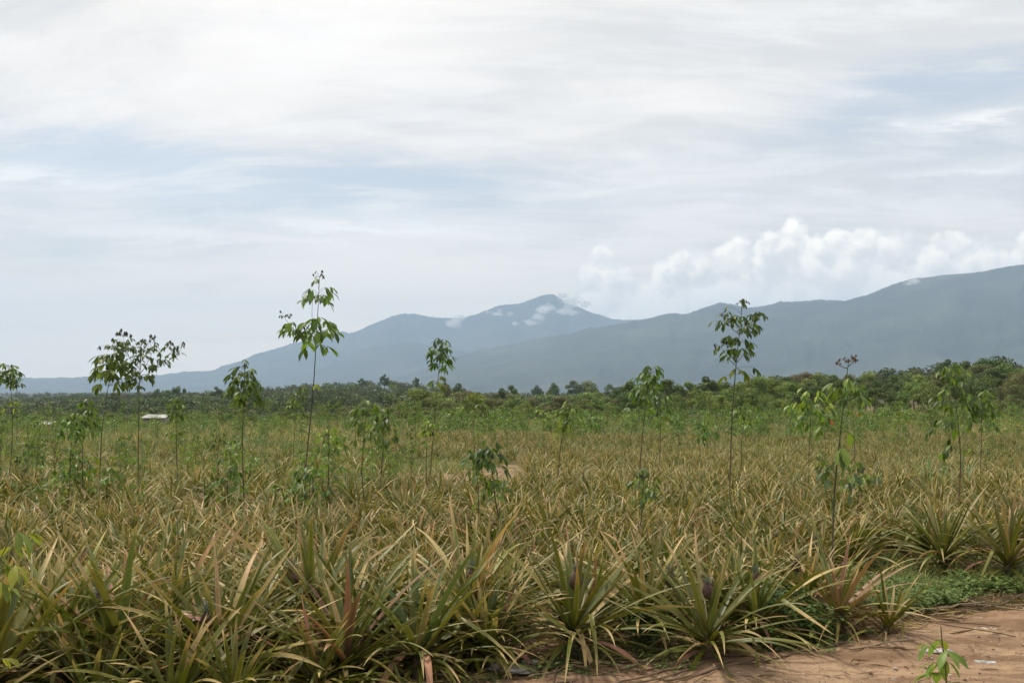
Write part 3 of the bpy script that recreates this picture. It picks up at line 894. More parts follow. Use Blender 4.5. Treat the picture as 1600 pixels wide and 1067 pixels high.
def rt(label, bx, by, tx, ty, whorls, branches=(), **kw):
    x, y = hit(bx, by, .68, 130)
    kf = (by - ty) / ((by - ty) + .68 / y * F)
    cv_ = lambda f: 1 - (1 - f) * kf
    whorls = [(cv_(q[0]),) + tuple(q[1:]) for q in whorls]; branches = [(cv_(q[0]),) + tuple(q[1:]) for q in branches]
    dy = kw.pop('dy', 0)
    X2 = at(tx, y + dy); z2 = ztop(ty, tx, y + dy)
    return rubber('rubber_sapling', label, (x, y, tz(x, y)), (X2, y + dy, z2), whorls, branches, seed=int(bx * 7 + by), group=GR, **kw)


PI = math.pi
rt('rubber sapling with a round dark crown at the left edge, thin bare stem', 12, 722, 13, 574, [(.96, 14, .25, .26), (.89, 12, .28, .28), (.82, 8, .22, .26), (.62, 5, .2, .2, (RYEL, RG1)), (.43, 6, .2, .15)])
rt('leaning rubber sapling with bright drooping leaves touching the airy tree beside it', 157, 742, 176, 560, [(.97, 14, .32, .34), (.9, 14, .36, .36), (.80, 10, .34, .36)], cols=(RG2, RG2, RG1), flushes=False)
rt('tall airy rubber sapling with many fine branches left of the mountains', 217, 742, 219, 536, [(.97, 8, .16, .16), (.88, 12, .3, .22), (.78, 12, .3, .24), (.70, 10, .28, .24)],
   [(.68, PI * .93, .7, .85, [(.5, 7, .2, .2), (.9, 7, .2, .2)], .2), (.72, .15, .6, .8, [(.5, 8, .2, .22), (.9, 8, .2, .2)], .2), (.74, PI * 1.05, 1.0, .75, [(.8, 8, .18, .18)], .2),
    (.76, -.1, .95, .6, [(.8, 8, .18, .18)], .16), (.80, PI * .8, .5, .6, [(.8, 7, .2, .2)], .15)], cols=(RG1, RG3, RG1), flushes=.13)
rt('bushy low rubber sapling with three leaf tiers, second stem from the left pair', 135, 742, 135, 634, [(.97, 12, .25, .24), (.82, 12, .28, .26), (.66, 9, .28, .26)], cols=(RG1, RG2, RG2))
rt('short rubber sapling with a dark crown left of the bushy low one', 106, 750, 114, 658, [(.95, 12, .2, .22), (.78, 8, .25, .24), (.6, 4, .22, .2)], cols=(RG1, RG2))
rt('rubber sapling with a full rounded crown before the foot of the mountain slope', 384, 748, 382, 575, [(.97, 14, .26, .2), (.88, 16, .34, .26), (.80, 14, .34, .3), (.74, 8, .3, .32)], cols=(RG1, RG2, RG1))
rt('tallest rubber sapling left of centre, three separate leaf tiers above a long bare stem', 470, 735, 497, 433,
   [(.92, 12, .34, .36), (.72, 12, .40, .42), (.67, 7, .44, .44), (.43, 1, .26, .36, (RYEL,))],
   [(.62, PI * .97, .62, .84, [(.66, 10, .30, .32)], .15), (.66, PI * .9, 1.3, .8, [], .12)], cols=(RG1, RG1, RG2), r0=.016, flushes=.15, bend=(.012, 0, 0), bark=(.05, .055, .05))
rt('slim rubber sapling with a round leaf ball and a lower tuft beside the small roof', 281, 722, 277, 628, [(.97, 14, .2, .2), (.84, 14, .26, .22), (.72, 10, .24, .2), (.45, 8, .24, .2)], cols=(RG1, RG2, RG1))
rt('rubber sapling with pale shiny leaves just left of the tallest stem', 459, 700, 468, 610, [(.97, 10, .25, .26), (.8, 14, .4, .3), (.62, 12, .4, .3)], cols=(RG2, RG1, RG1))
rt('rubber sapling with wide flat pale leaf tiers right of the tallest stem', 578, 762, 572, 648, [(.98, 9, .3, .25), (.84, 9, .33, .25), (.68, 4, .25, .22)], cols=(RG2, RG1))
rt('bluish green rubber sapling close behind the flat tiered one', 590, 735, 600, 655, [(.98, 12, .28, .26), (.78, 14, .36, .26), (.56, 10, .36, .24)], cols=(RG1, RG2, BLUEG))
rt('thin leaning rubber sapling with a small drooping crown below the middle peak', 670, 728, 689, 534, [(.96, 14, .24, .26), (.88, 14, .28, .30), (.83, 8, .22, .28), (.68, 8, .22, .22, (RG1, RYEL * .8)), (.64, 4, .2, .2)], flushes=.08)
rt('short yellow-topped rubber sapling standing in front of the thin leaning one', 671, 742, 669, 664, [(.97, 8, .18, .2, YG), (.75, 8, .18, .18)])
rt('small grey-leaved rubber sapling low in the field centre', 744, 790, 742, 716, [(.97, 9, .22, .24), (.78, 5, .2, .2)], cols=(RG1, BLUEG))
rt('leaning dark leaved rubber sapling low in the field centre', 800, 800, 765, 700, [(.99, 9, .16, .22, DARK), (.88, 9, .2, .24, DARK), (.55, 8, .25, .24), (.33, 8, .25, .24, (RG2, RG1))], flushes=False)
rt('leaning rubber sapling with a tufted crown and yellowing lower leaves', 874, 735, 890, 638, [(.97, 12, .25, .22), (.85, 14, .32, .24), (.66, 8, .2, .26, (RG2, RYEL * .7))])
rt('rubber sapling with an umbrella top above a broad second tier, right of centre', 998, 745, 1017, 577, [(.98, 12, .2, .3), (.8, 14, .42, .28), (.7, 12, .4, .28)], cols=(RG1, RG2, RG1), flushes=False, bend=(-.02, 0, 0))
rt('rubber sapling partly hidden behind the umbrella topped one', 1026, 715, 1030, 620, [(.9, 14, .45, .3), (.72, 12, .4, .28), (.55, 6, .3, .25, (RYEL * .6, RG1))])
rt('tall rubber sapling with dense tiers against the right mountain slope', 1139, 748, 1162, 474, [(.94, 6, .36, .26), (.87, 7, .42, .28), (.80, 7, .38, .32), (.75, 5, .34, .34), (.66, 6, .36, .32), (.62, 3, .36, .32, (RYEL * .6, RG1))],
   [(.82, PI * .95, .7, .42, [(.7, 9, .28, .26)], .08), (.84, .1, .5, .42, [(.8, 9, .24, .26)], .08), (.64, PI * 1.0, .75, .4, [], .16), (.66, 0, .75, .3, [], .12)],
   cols=(RG1, RG3, RG1), r0=.015, flushes=.12, bend=(-.015, 0, 0))
rt('near rubber sapling with a bare leaning stem, wilted red top and big green leaves', 1297, 835, 1327, 566, [(.83, 3, .34, .24, (RG2, RG2)), (.79, 3, .40, .26, (RG2, RG1)), (.62, 3, .30, .22, (RG2, RG1, RRED)), (.56, 3, .3, .34, (RG2, RG2, RG1)), (.34, 6, .3, .24, (RG1, BLUEG)), (.30, 5, .3, .2, (RG1, BLUEG))],
   [(.975, 0.1, .6, .10, [], .06), (.965, PI, .2, .12, [], .05)], r0=.013, flushes=.09, fcol=(.14, .07, .045), bend=(-.02, 0, 0), bark=(.07, .09, .04))
rt('rubber sapling with a wide shiny drooping top above reeds near the right edge', 1492, 765, 1487, 584, [(.99, 10, .26, .3, (RG2, RG1)), (.84, 10, .4, .26), (.72, 10, .36, .3), (.60, 8, .42, .3), (.38, 6, .3, .26)], cols=(RG1, RG2, RG3), flushes=False)
rt('low rubber sapling with pale spread leaves right of the wilted one', 1345, 775, 1343, 738, [(.98, 9, .32, .26), (.7, 5, .25, .24)], cols=(RG2, BLUEG))
rt('low bright green rubber sapling in front of the umbrella topped one', 995, 808, 1005, 748, [(.97, 9, .22, .22), (.7, 7, .2, .2)], cols=(RG2, RG1))
rt('dark bushy rubber sapling in the dirt gap left of the tall dense one', 1104, 700, 1104, 668, [(.95, 12, .5, .4), (.6, 12, .5, .4)], cols=(RG1, RG2), flushes=False)
rt('rubber sapling with a yellow-green top near the field centre background', 745, 695, 746, 616, [(.97, 10, .3, .28, (RG2, RYEL)), (.84, 14, .55, .36), (.7, 12, .6, .36)], cols=(RG1, RG2))
rt('bright yellow-green young tree glowing in the middle background', 851, 690, 850, 648, [(.95, 16, .5, .34), (.75, 10, .5, .3)], cols=(RYEL, RG2))
rt('thin stemmed rubber sapling under the tallest tree, right side', 517, 752, 514, 680, [(.97, 12, .3, .2, (RG2, RYEL)), (.8, 10, .3, .22)], cols=(RG1, RG2))
rt('rubber sapling with a loose wide crown behind the wilted near stem', 1262, 720, 1268, 622, [(.97, 12, .45, .34, (RG2, RYEL)), (.8, 14, .6, .36), (.62, 10, .5, .34)], cols=(RG1, RG2))
rt('rubber sapling with spread leaves beyond the wilted near stem', 1335, 705, 1330, 610, [(.98, 12, .6, .4, LIGHT), (.85, 12, .6, .4), (.7, 10, .6, .4)], cols=(RG2, RG1))
rt('rubber sapling with glossy leaves right of the reeds at the right edge', 1530, 720, 1533, 622, [(.97, 10, .4, .34, LIGHT), (.8, 12, .5, .34), (.6, 10, .5, .3)], cols=(RG1, RG2))
rt('dark tufted rubber sapling left of the second tall stem', 1160, 712, 1165, 640, [(.97, 10, .4, .3), (.8, 12, .5, .3)], cols=(RG1, RG2))

# shrubs: small background saplings shared by copies
SV = []
for k in range(8):
    rng = np.random.default_rng(900 + k); L, Sx = Bag(), Bag(); H = 1.0
    V, Q = tube([(0, 0, -.03), (rng.normal(0, .02), 0, .5), (rng.normal(0, .04), rng.normal(0, .04), 1.0)], [.007, .005, .003], 4); Sx.add(V, Q, None, np.array([.13, .10, .07]))
    cols = [(RG1, RG2, RG1), (RG2, RG1), (RG1, RG1, RG2), (RG1, RG2, RYEL * .7)][k % 4]
    for f in ([.95, .8, .64], [.95, .75, .5, .3], [.9, .7], [.95, .85, .7, .55, .4])[k % 4]:
        whorl(L, Sx, (0, 0, f), 0, 10, .12 + .05 * (f < .9), .115, rng, cols, span=.08, seg=2, thin=True)
    SV.append((L.mesh('crown', M_RUB), Sx.mesh('trunk', M_BARK)))
NB = 0; SL = []
GS = 'small rubber saplings scattered across the far field'
rs = np.random.default_rng(77)
while NB < 245:
    px = rs.uniform(-30, 1630); y = 17 + 95 * rs.random() ** (1.5 if px < 650 else .8)
    if px > 650 and y < 36 and rs.random() < .75: continue
    x = (px - 800) / F * y
    h = rs.uniform(1.1, 2.6) if y > 45 else rs.uniform(.8, 1.6)
    if px > 900 and y > 60: h *= 1.25
    v = rs.integers(8)
    o = obj('rubber_sapling', None, None, (x, y, tz(x, y)), rs.random() * 6.28, (h * rs.uniform(.7, 1.15), h * rs.uniform(.7, 1.15), h))
    tag(o, 'x', 'sapling', GS); SL.append((o, px, y, ['leafy', 'bright green', 'dark green', 'yellowish'][v % 4]))
    if y < 60:
        obj('crown', SV[v][0], o); obj('trunk', SV[v][1], o)
    else:
        obj('crown', SV[v][0], o); obj('trunk', SV[v][1], o)
    NB += 1
by_column(SL, 'small far sapling', 'from the camera')

# ------------------------------------------------------------------ grasses and weeds between
def blades_variant(seed, n, h, wd, spread, cols, seg=3, r=.12, droop=(20, 90)):
    rng = np.random.default_rng(seed)
    a = rng.random(n) * 6.28; rad = r * np.sqrt(rng.random(n)); b = rng.random(n) * 6.28
    o = np.stack([np.cos(b) * rad, np.sin(b) * rad, 0 * a - .02], -1)
    V, Q, s = strips(o, a, np.radians(88 - spread * rng.random(n)), h * rng.uniform(.5, 1.1, n), wd * rng.uniform(.7, 1.3, n), np.radians(rng.uniform(*droop, n)), seg, 1.4, .15, lambda s: (1 - s) ** .7)
    ct = np.array(cols)[rng.integers(0, len(cols), n)] * (.7 + .6 * rng.random(n))[:, None]
    C = ct[:, None, None] * np.ones(V.shape)
    return V.reshape(-1, 3), Q, Z3, C.reshape(-1, 3)


GG = np.array([.10, .15, .04]); GD = np.array([.30, .26, .10]); GT = np.array([.42, .33, .17]); GB = np.array([.16, .11, .07])
GV = [blades_variant(20 + k, 16, .5, .02, 40, [(GG, GD, GD), (GD, GG, GT), (GG, GG, GD), (GG * 1.2, GG)][k % 4], 2, .25) for k in range(8)]
inst = []
rg2 = np.random.default_rng(5)
for _ in range(15000):
    y = 14 + 120 * rg2.random() ** 1.15; px = rg2.uniform(-120, 1720)
    if px > 620 and y < 19.5: continue
    x = (px - 800) / F * y
    nb = vnoise(np.array([x * .08 + 4]), np.array([y * .05]), 2)[0]
    gap = 960 < px < 1080 and 50 < y < 57 and rg2.random() < .9
    gap = gap or (vnoise(np.array([x * .15 + 40]), np.array([y * .08 + 9]), 2)[0] > .42)
    if gap: continue
    v = rg2.integers(8)
    if nb > 0.05 and rg2.random() < .7: v = [2, 3, 6, 7][rg2.integers(4)]
    s = rg2.uniform(.7, 1.3) * (1 if y < 40 else 1.5) 
    inst.append((v, x, y, tz(x, y), rg2.random() * 6.28, (s * 1.2, s * .9), rg2.uniform(.8, 1.2)))
tag(obj('field_grass', merge_copies(GV, inst, 'field_grass', M_GRASS)), 'dry and green grass filling the far field', 'grass', None, 'stuff')

UV_ = []
for k in range(6):
    rng = np.random.default_rng(640 + k); L, Sx = Bag(), Bag()
    V, Q = tube([(0, 0, -.03), (0, 0, .4), (rng.normal(0, .04), 0, .85)], [.014, .01, .004], 3); Sx.add(V, Q, None, np.array([.12, .10, .06]))
    cols = [(RG1, RG2, RG1), (RG2, RG2, RYEL * .6), (RG2, RG1)][k % 3]
    for f in (.9, .72, .52, .3):
        whorl(L, Sx, (rng.normal(0, .05), rng.normal(0, .05), f), 0, 8, .34, .24, rng, cols, span=.3, seg=2, thin=True)
    a_ = L.data(); b_ = Sx.data()
    UV_.append((np.concatenate([a_[0], b_[0]]), np.concatenate([a_[1], b_[1] + len(a_[0])]), Z3, np.concatenate([a_[3], b_[3]])))
inst = []
while len(inst) < 900:
    y = 15 + 95 * rg2.random() ** 1.1; px = rg2.uniform(-80, 1690); x = (px - 800) / F * y
    if px > 620 and y < 42: continue
    n_ = vnoise(np.array([x * .12 + 9]), np.array([y * .07 + 3]), 3)[0]
    if y < 60 and len(inst) > 560: continue
    if n_ < (0.0 if y < 55 else -.4) or (y < 55 and rg2.random() < .3): continue
    h = rg2.uniform(.35, .95) * (1 if y < 55 else (1.3 if px < 650 else 1.8))
    inst.append((rg2.integers(6), x, y, tz(x, y), rg2.random() * 6.28, (h * rg2.uniform(.9, 1.4), h), rg2.uniform(.75, 1.2)))
tag(obj('undergrowth', merge_copies(UV_, inst, 'undergrowth', M_RUB)), 'leafy green scrub and weeds covering the far field', 'undergrowth', None, 'stuff')

# verge grass and ground weeds along the road edge
def weed_geo(seed, h, n_st, leaf, cols, r=.1):
    rng = np.random.default_rng(seed); L, Sx = Bag(), Bag()
    for k in range(n_st):
        a = rng.random() * 6.28; ln = rng.uniform(.1, .7)
        p0 = np.array([math.cos(a), math.sin(a), 0]) * r * rng.random(); hh = h * rng.uniform(.6, 1.1)
        tip = p0 + np.array([math.cos(a) * ln * hh, math.sin(a) * ln * hh, hh])
        p = np.array([p0, (p0 + tip) / 2 + np.array([0, 0, .1 * hh]), tip])
        V, Q = tube(p, [.003, .0025, .0015], 3); Sx.add(V, Q, None, np.array([.09, .13, .04]))
        m = int(5 + hh / .03)
        u = rng.uniform(.25, 1, m)
        o = np.stack([np.interp(u, [0, .5, 1], p[:, q]) for q in range(3)], -1)
        ll = leaf * rng.uniform(.6, 1.2, m)
        V, Q, s = strips(o, rng.random(m) * 6.28, rng.uniform(-.2, .7, m), ll, ll * .55, .8, 3, 1, .12, lprof)
        c = np.array(cols)[rng.integers(0, len(cols), m)] * (.75 + .5 * rng.random(m))[:, None]
        L.add(V.reshape(-1, 3), Q, None, (c[:, None, None] * np.ones(V.shape)).reshape(-1, 3))
    return L, Sx


WG = np.array([.10, .17, .045]); WB = np.array([.17, .255, .065])
for (px, py, h, ns, lab) in [
    (788, 1018, .4, 30, 'leafy green weed with small round leaves right of the light green pineapple plant'),
    (735, 1010, .28, 8, 'dark green weed growing under the plant with the upright purple fruit'),
    (1012, 1022, .36, 28, 'leafy green weed under the gap between the two roadside pineapple plants'),
    (880, 1042, .16, 9, 'tiny green weed on the dirt below the fountain shaped pineapple plant'),
    (1225, 1003, .5, 46, 'tall leafy green weed between the tan bladed and the red pineapple plant'),
    (1262, 1012, .38, 36, 'leafy green weed clump just left of the red pineapple plant'),
    (1192, 1018, .26, 24, 'low green weed at the foot of the tan bladed pineapple plant'),
    (125, 1062, .16, 6, 'small green weed showing under the leaves at the bottom left edge')]:
    x, y = hit(px, py, 0)
    L, Sx = weed_geo(int(px), h, ns, .055, (WG, WB, WG), r=.16)
    o = obj('weed_plant', None, None, (x, y - .03, tz(x, y))); tag(o, lab, 'weed', 'leafy weeds at the field edge')
    obj('leaves', L.mesh('leaves', M_WEED), o); obj('stems', Sx.mesh('stems', M_BARK), o)

# low ground cover on the right verge
WV = []
for k in range(5):
    L, Sx = weed_geo(60 + k, .11, 7, .035, (WG, WB, WB), r=.1)
    WV.append(L.data())
inst = []
for _ in range(2300):
    px = rg2.uniform(1330, 1760); x0, y0 = hit(px, rg2.uniform(885, 972), 0, 20)
    lim = np.interp(px, [1330, 1400, 1470, 1500, 1560, 1600, 1760], [8.7, 8.6, 9.0, 9.5, 9.7, 9.4, 9.8])
    if y0 < lim or vnoise(np.array([x0 * 1.6]), np.array([y0 * 1.6]), 3)[0] + .35 * (rg2.random() - .5) < -.02 + .35 * float(y0 < lim + .35): continue
    inst.append((rg2.integers(5), x0, y0, tz(x0, y0), rg2.random() * 6.28, rg2.uniform(.7, 1.5), rg2.uniform(.8, 1.2)))
for _ in range(260):
    x = rg2.uniform(-1, 3.6); y = edge(x) + rg2.uniform(-.25, .5)
    if rg2.random() < .5: inst.append((rg2.integers(5), x, y, tz(x, y), 1, rg2.uniform(.6, 1.1), rg2.uniform(.6, 1.0)))
tag(obj('ground_cover', merge_copies(WV, inst, 'ground_cover', M_WEED)), 'low bright green creeping weeds on the verge', 'ground cover', None, 'stuff')

VG = [blades_variant(80 + k, 26, .26, .009, 55, (GG, GG * 1.15, GD), 4, .1, (30, 130)) for k in range(5)]
DG = [blades_variant(90 + k, 34, .2, .006, 60, (GB, GD * .7, GB * 1.4, GG * .8), 3, .12, (10, 70)) for k in range(4)]
inst = []
for _ in range(900):
    px = rg2.uniform(1290, 1760); x0, y0 = hit(px, rg2.uniform(872, 962), 0, 20)
    if y0 < np.interp(px, [1290, 1400, 1500, 1600], [9.2, 9.3, 9.8, 10.0]) or rg2.random() < .3: continue
    inst.append((rg2.integers(5), x0, y0, tz(x0, y0), rg2.random() * 6.28, rg2.uniform(.6, 1.3), rg2.uniform(.8, 1.2)))
for _ in range(230):
    px = rg2.uniform(1150, 1310); x0, y0 = hit(px, rg2.uniform(960, 1015), 0, 20)
    inst.append((rg2.integers(5), x0, y0, tz(x0, y0), rg2.random() * 6.28, rg2.uniform(.5, .9), rg2.uniform(.7, 1.1)))
tag(obj('verge_grass', merge_copies(VG, inst, 'verge_grass', M_GRASS)), 'short green grass on the verge right of the red plant', 'grass', None, 'stuff')
inst = []
for (px, py) in [(1550, 945), (1575, 940), (1535, 950), (1590, 950), (1560, 955), (1610, 948), (1510, 948), (1525, 935)]:
    for q in range(3):
        x0, y0 = hit(px + rg2.normal(0, 8), py + rg2.normal(0, 4), 0, 20)
        inst.append((rg2.integers(4), x0, y0, tz(x0, y0), rg2.random() * 6.28, rg2.uniform(.8, 1.3), rg2.uniform(.8, 1.2)))
tag(obj('withered_grass', merge_copies(DG, inst, 'withered_grass', M_DRY)), 'withered brown grass at the road edge on the right', 'dry grass', None, 'stuff')

# tall grass clumps
TGC = (np.array([.14, .22, .09]), np.array([.10, .17, .06]), np.array([.25, .33, .17]))
for k, (px, py, h, n, r, lab) in enumerate([
    (1470, 745, 1.25, 90, .45, 'tall blue-green reed grass around the sapling near the right edge'),
    (1435, 730, 1.3, 30, .2, 'arching reed grass left of the sapling near the right edge'),
    (378, 765, .95, 40, .25, 'upright green grass clump at the foot of the round crowned sapling'),
    (470, 765, .95, 34, .25, 'green grass clump at the foot of the tallest sapling'),
    (6, 745, .9, 30, .25, 'green grass clump cut by the left edge of the picture'),
    (1165, 730, .7, 24, .2, 'small green grass clump right of the second tall sapling')]):
    x, y = hit(px, py, .5, 60)
    V, Q, T, C = blades_variant(700 + k, n, h, .03, 38, TGC, 8, r, (20, 110))
    tag(obj('tall_grass_clump', make_mesh('tall_grass_clump', V, Q, None, C, M_GRASS), None, (x, y, tz(x, y))), lab, 'grass clump', 'tall grass clumps among the pineapples')

# ------------------------------------------------------------------ litter on the dirt
Bg = Bag()
rl = np.random.default_rng(8)
n = 1900
xx = rl.uniform(-1.2, 7, n); off = rl.exponential(.32, n) - .25
yy = np.interp(xx, EDX, np.minimum(EDY, [4.6, 5.6, 6.3, 6.9, 7.2, 7.4, 7.7, 8.1, 8.6, 9.2, 9.9, 11, 12])) - off
zz_ = terrain(xx, yy) + .055
V, Q, s = strips(np.stack([xx, yy, zz_], -1), rl.normal(0, .7, n) + (rl.random(n) < .5) * PI, rl.uniform(-.05, .1, n), rl.uniform(.06, .38, n) * (rl.random(n) ** .6 + .2), rl.uniform(.004, .022, n), rl.uniform(-.1, .15, n), 5, 1, .3,
                 lambda s: np.sin(s * 3.0 + .1), rl.normal(0, 1.5, n), rl.normal(0, .6, n))
c = np.array([BROWN, TAN * .75, BROWN * .6, np.array([.30, .22, .15])])[rl.integers(0, 4, n)] * (.7 + .6 * rl.random(n))[:, None]
Bg.add(V.reshape(-1, 3), Q, None, (c[:, None, None] * np.ones(V.shape)).reshape(-1, 3))
for k in range(34):
    x0 = rl.uniform(-.6, 6.5); y0 = float(np.interp(x0, EDX, np.minimum(EDY, [4.6, 5.6, 6.3, 6.9, 7.2, 7.4, 7.7, 8.1, 8.6, 9.2, 9.9, 11, 12]))) - .05 - abs(rl.normal(0, .3))
    ln = rl.uniform(.25, 1.1); a0 = rl.normal(.25, .8); u_ = np.linspace(-.5, .5, 9)
    xx_ = x0 + u_ * ln * math.cos(a0); yy_ = y0 + u_ * ln * math.sin(a0) + vnoise(u_ * 3 + k, u_ * 0 + k, 2) * .08
    V, Q = tube(np.stack([xx_, yy_, terrain(xx_, yy_) + .075 + .02 * rl.random()], -1), rl.uniform(.003, .009), 5)
    Bg.add(V, Q, None, np.array([[.20, .135, .085], [.33, .25, .16], [.12, .08, .05]][k % 3]))
tag(obj('leaf_litter', Bg.mesh('leaf_litter', M_DRY)), 'dead leaves and twigs strewn along the road edge', 'litter', None, 'stuff')
Bg = Bag()
for k in range(3200):
    px = rl.uniform(700, 1720); q = rl.random()
    x = rl.uniform(-.8, 7.5); y = np.interp(x, EDX, np.minimum(EDY, [4.6, 5.6, 6.3, 6.9, 7.2, 7.4, 7.7, 8.1, 8.6, 9.2, 9.9, 11, 12])) - .2 - 3.2 * rl.random()
    r = .004 + .016 * rl.random() ** 4
    V, Q = sphere((0, 0, 0), r, 5, 4, .6); V = V + rl.normal(0, r * .15, V.shape) + np.array([x, y, tz(x, y) + .045])
    Bg.add(V, Q, None, np.array([[.30, .19, .12], [.42, .30, .2], [.16, .1, .07], [.5, .42, .34]][rl.integers(4)]))
tag(obj('pebbles', Bg.mesh('pebbles', M_FRUIT, False)), 'small pebbles and clods on the dirt road', 'pebbles', None, 'stuff')

M_SCRAP = noise_mat('scrap_plastic', (.40, .38, .35), (.58, .55, .52), 20, .5, .4)
M_GREY = noise_mat('grey_plastic', (.26, .25, .23), (.42, .40, .37), 18, .45, .4)
for k, (px, py, sx, sy, mt, lab) in enumerate([
    (1538, 988, .14, .06, M_SCRAP, 'crumpled white plastic scrap on the dirt near the right edge'),
    (1462, 1022, .16, .04, M_SCRAP, 'flat white scrap on the dirt left of the bottom right sapling leaves'),
    (1540, 1040, .10, .03, M_SCRAP, 'flat white scrap on the road right of the bottom right sapling leaves'),
    (800, 1050, .24, .11, M_GREY, 'large crumpled grey plastic sheet at the left end of the dirt'),
    (830, 1040, .08, .05, M_GREY, 'small grey plastic piece behind the large crumpled sheet'),
    (1528, 970, .05, .03, M_SCRAP, 'tiny white scrap just behind the crumpled white one'),
    (1410, 962, .10, .06, M_GREY, 'pale grey stone-like scrap at the tip of the yellowish plant leaves')]):
    x, y = hit(px, py, .04)
    g = 12; u, v = np.meshgrid(np.linspace(-1, 1, g), np.linspace(-1, 1, g), indexing='ij')
    rgk = np.random.default_rng(k); jx = 1 + .35 * vnoise(v * 2 + k, u * 0 + k); jy = 1 + .35 * vnoise(u * 2 + k, v * 0 + k)
    zz2 = (vnoise(u * 2.5 + k * 9, v * 2.5, 4) * .5 + .4) * .035
    Vt = np.stack([u * sx * jx * .7, v * sy * jy * .8, zz2], -1); Vb = Vt - np.array([0, 0, .006])
    i = np.arange(g - 1)[:, None] * g; j = np.arange(g - 1)[None]
    Qt = np.stack([i + j, i + g + j, i + g + j + 1, i + j + 1], -1).reshape(-1, 4)
    ring = list(range(0, g)) + [r_ * g + g - 1 for r_ in range(1, g)] + [(g - 1) * g + c_ for c_ in range(g - 2, -1, -1)] + [r_ * g for r_ in range(g - 2, 0, -1)]
    Qs = [(ring[a], ring[(a + 1) % len(ring)], ring[(a + 1) % len(ring)] + g * g, ring[a] + g * g) for a in range(len(ring))]
    me = make_mesh('plastic_scrap', np.concatenate([Vt.reshape(-1, 3), Vb.reshape(-1, 3)]), np.concatenate([Qt, Qt[:, ::-1] + g * g, np.array(Qs)]), None, None, mt, False)
    tag(obj('plastic_scrap', me, None, (x, y, tz(x, y) + .05), rgk.uniform(-.3, .3)), lab, 'scrap')

# ------------------------------------------------------------------ the two near saplings at the frame edges
d = 4.6
x = at(-60, d)
rubber('rubber_sapling', 'yellow-green leafy sapling shoot reaching in at the bottom left edge', (x - .12, d, tz(x, d)), (at(8, d), d, ztop(876, 8, d)),
       [(.98, 7, .24, .21, (RYEL * .8, RG2)), (.86, 5, .28, .21, (RYEL * .8, RG2)), (.70, 4, .24, .17, (RG2, RYEL * .8))], r0=.008, seed=41, flushes=False, bark=(.12, .15, .05))
d = 4.7
x = at(1492, d)
rubber('rubber_sapling', 'small sapling with a few large yellow-green leaves before the road, bottom right', (x + .02, d, tz(x, d)), (at(1463, d), d, ztop(978, 1463, d)),
       [(.84, 3, .05, .2, (RG2 * 1.2,)), (.83, 3, .12, .2, (RG2 * 1.2, RYEL)), (.78, 2, .16, .17, (RG2, RYEL))], r0=.009, seed=47, flushes=False, bark=(.13, .11, .05))

# ------------------------------------------------------------------ trees
TGD = np.array([.075, .112, .036]); TGM = np.array([.122, .172, .045]); TGL = np.array([.21, .275, .06]); TGB = np.array([.18, .16, .072]); TGR = np.array([.14, .075, .04])
M_TB = noise_mat('tree_bark', (.10, .085, .065), (.17, .145, .11), 3, .9, .1)


def leaf_cloud(rng, c, r, n, size, cols, flat=.8, shell=.55):
    """n leaf faces scattered through one lobe; normals biased outward and up"""
    d = rng.normal(0, 1, (n, 3)); d /= np.linalg.norm(d, axis=1, keepdims=True)
    rad = (shell + (1 - shell) * rng.random(n) ** .5)
    p = np.asarray(c) + d * rad[:, None] * np.asarray(r)
    nn = d + rng.normal(0, .55, (n, 3)) + np.array([0, 0, .35]); nn /= np.linalg.norm(nn, axis=1, keepdims=True)
    u = np.cross(nn, rng.normal(0, 1, (n, 3))); u /= np.linalg.norm(u, axis=1, keepdims=True); v = np.cross(nn, u)
    s = size * rng.uniform(.5, 1.3, n)[:, None]
    V = np.stack([p - u * s, p - v * s * .6, p + u * s, p + v * s * .6], 1)
    col = np.asarray(cols)[rng.integers(0, len(cols), n)] * (.7 + .6 * rng.random(n))[:, None]
    Q = np.arange(n * 4).reshape(n, 4)
    return V.reshape(-1, 3), Q, col[:, None].repeat(4, 1).reshape(-1, 3)


def tree_var(seed, cols, lobes=14, n=170, size=.14, shape='round', trunk=.3):
    """unit-height tree: returns crown and trunk meshes (height 1)"""
    rng = np.random.default_rng(seed); L, Tn = Bag(), Bag()
    pts = [np.array([0, 0, -.03]), np.array([rng.normal(0, .02), rng.normal(0, .02), trunk]), np.array([rng.normal(0, .04), rng.normal(0, .04), .75])]
    V, Q = tube(pts, [.028, .022, .008], 6); Tn.add(V, Q)
    for k in range(lobes):
        a = rng.random() * 6.28
        if shape == 'round':
            h = trunk + (1 - trunk) * (.15 + .72 * rng.random()); w_ = .34 * math.sin(min(1, (h - trunk) / (1 - trunk) * 1.05 + .12) * PI) + .05
        elif shape == 'tall':
            h = trunk + (1 - trunk) * (.08 + .84 * rng.random()); w_ = .2 * (1.1 - (h - trunk) / (1 - trunk)) + .02
        elif shape == 'umbrella':
            h = .72 + .2 * rng.random(); w_ = .42
        else:                                # bush, leaves to the ground
            h = .12 + .74 * rng.random(); w_ = .44 * math.sqrt(max(.08, 1 - (h / .92) ** 2.2))
        rr_ = w_ * math.sqrt(rng.random())
        c = np.array([math.cos(a) * rr_, math.sin(a) * rr_, h])
        lr = rng.uniform(.09, .17) * (1.15 if shape == 'bush' else 1)
        V, Q, C = leaf_cloud(rng, c, (lr, lr, lr * .75), n, size * .16, cols)
        L.add(V, Q, None, C)
        if k % 2 == 0:
            b0 = np.array([0, 0, max(.08, min(.7, h - .2))]); V, Q = tube([b0, (b0 + c) / 2 + np.array([0, 0, .02]), c], [.011, .008, .003], 4); Tn.add(V, Q)
    return L.mesh('crown', M_TREE, False), Tn.mesh('trunk', M_TB)


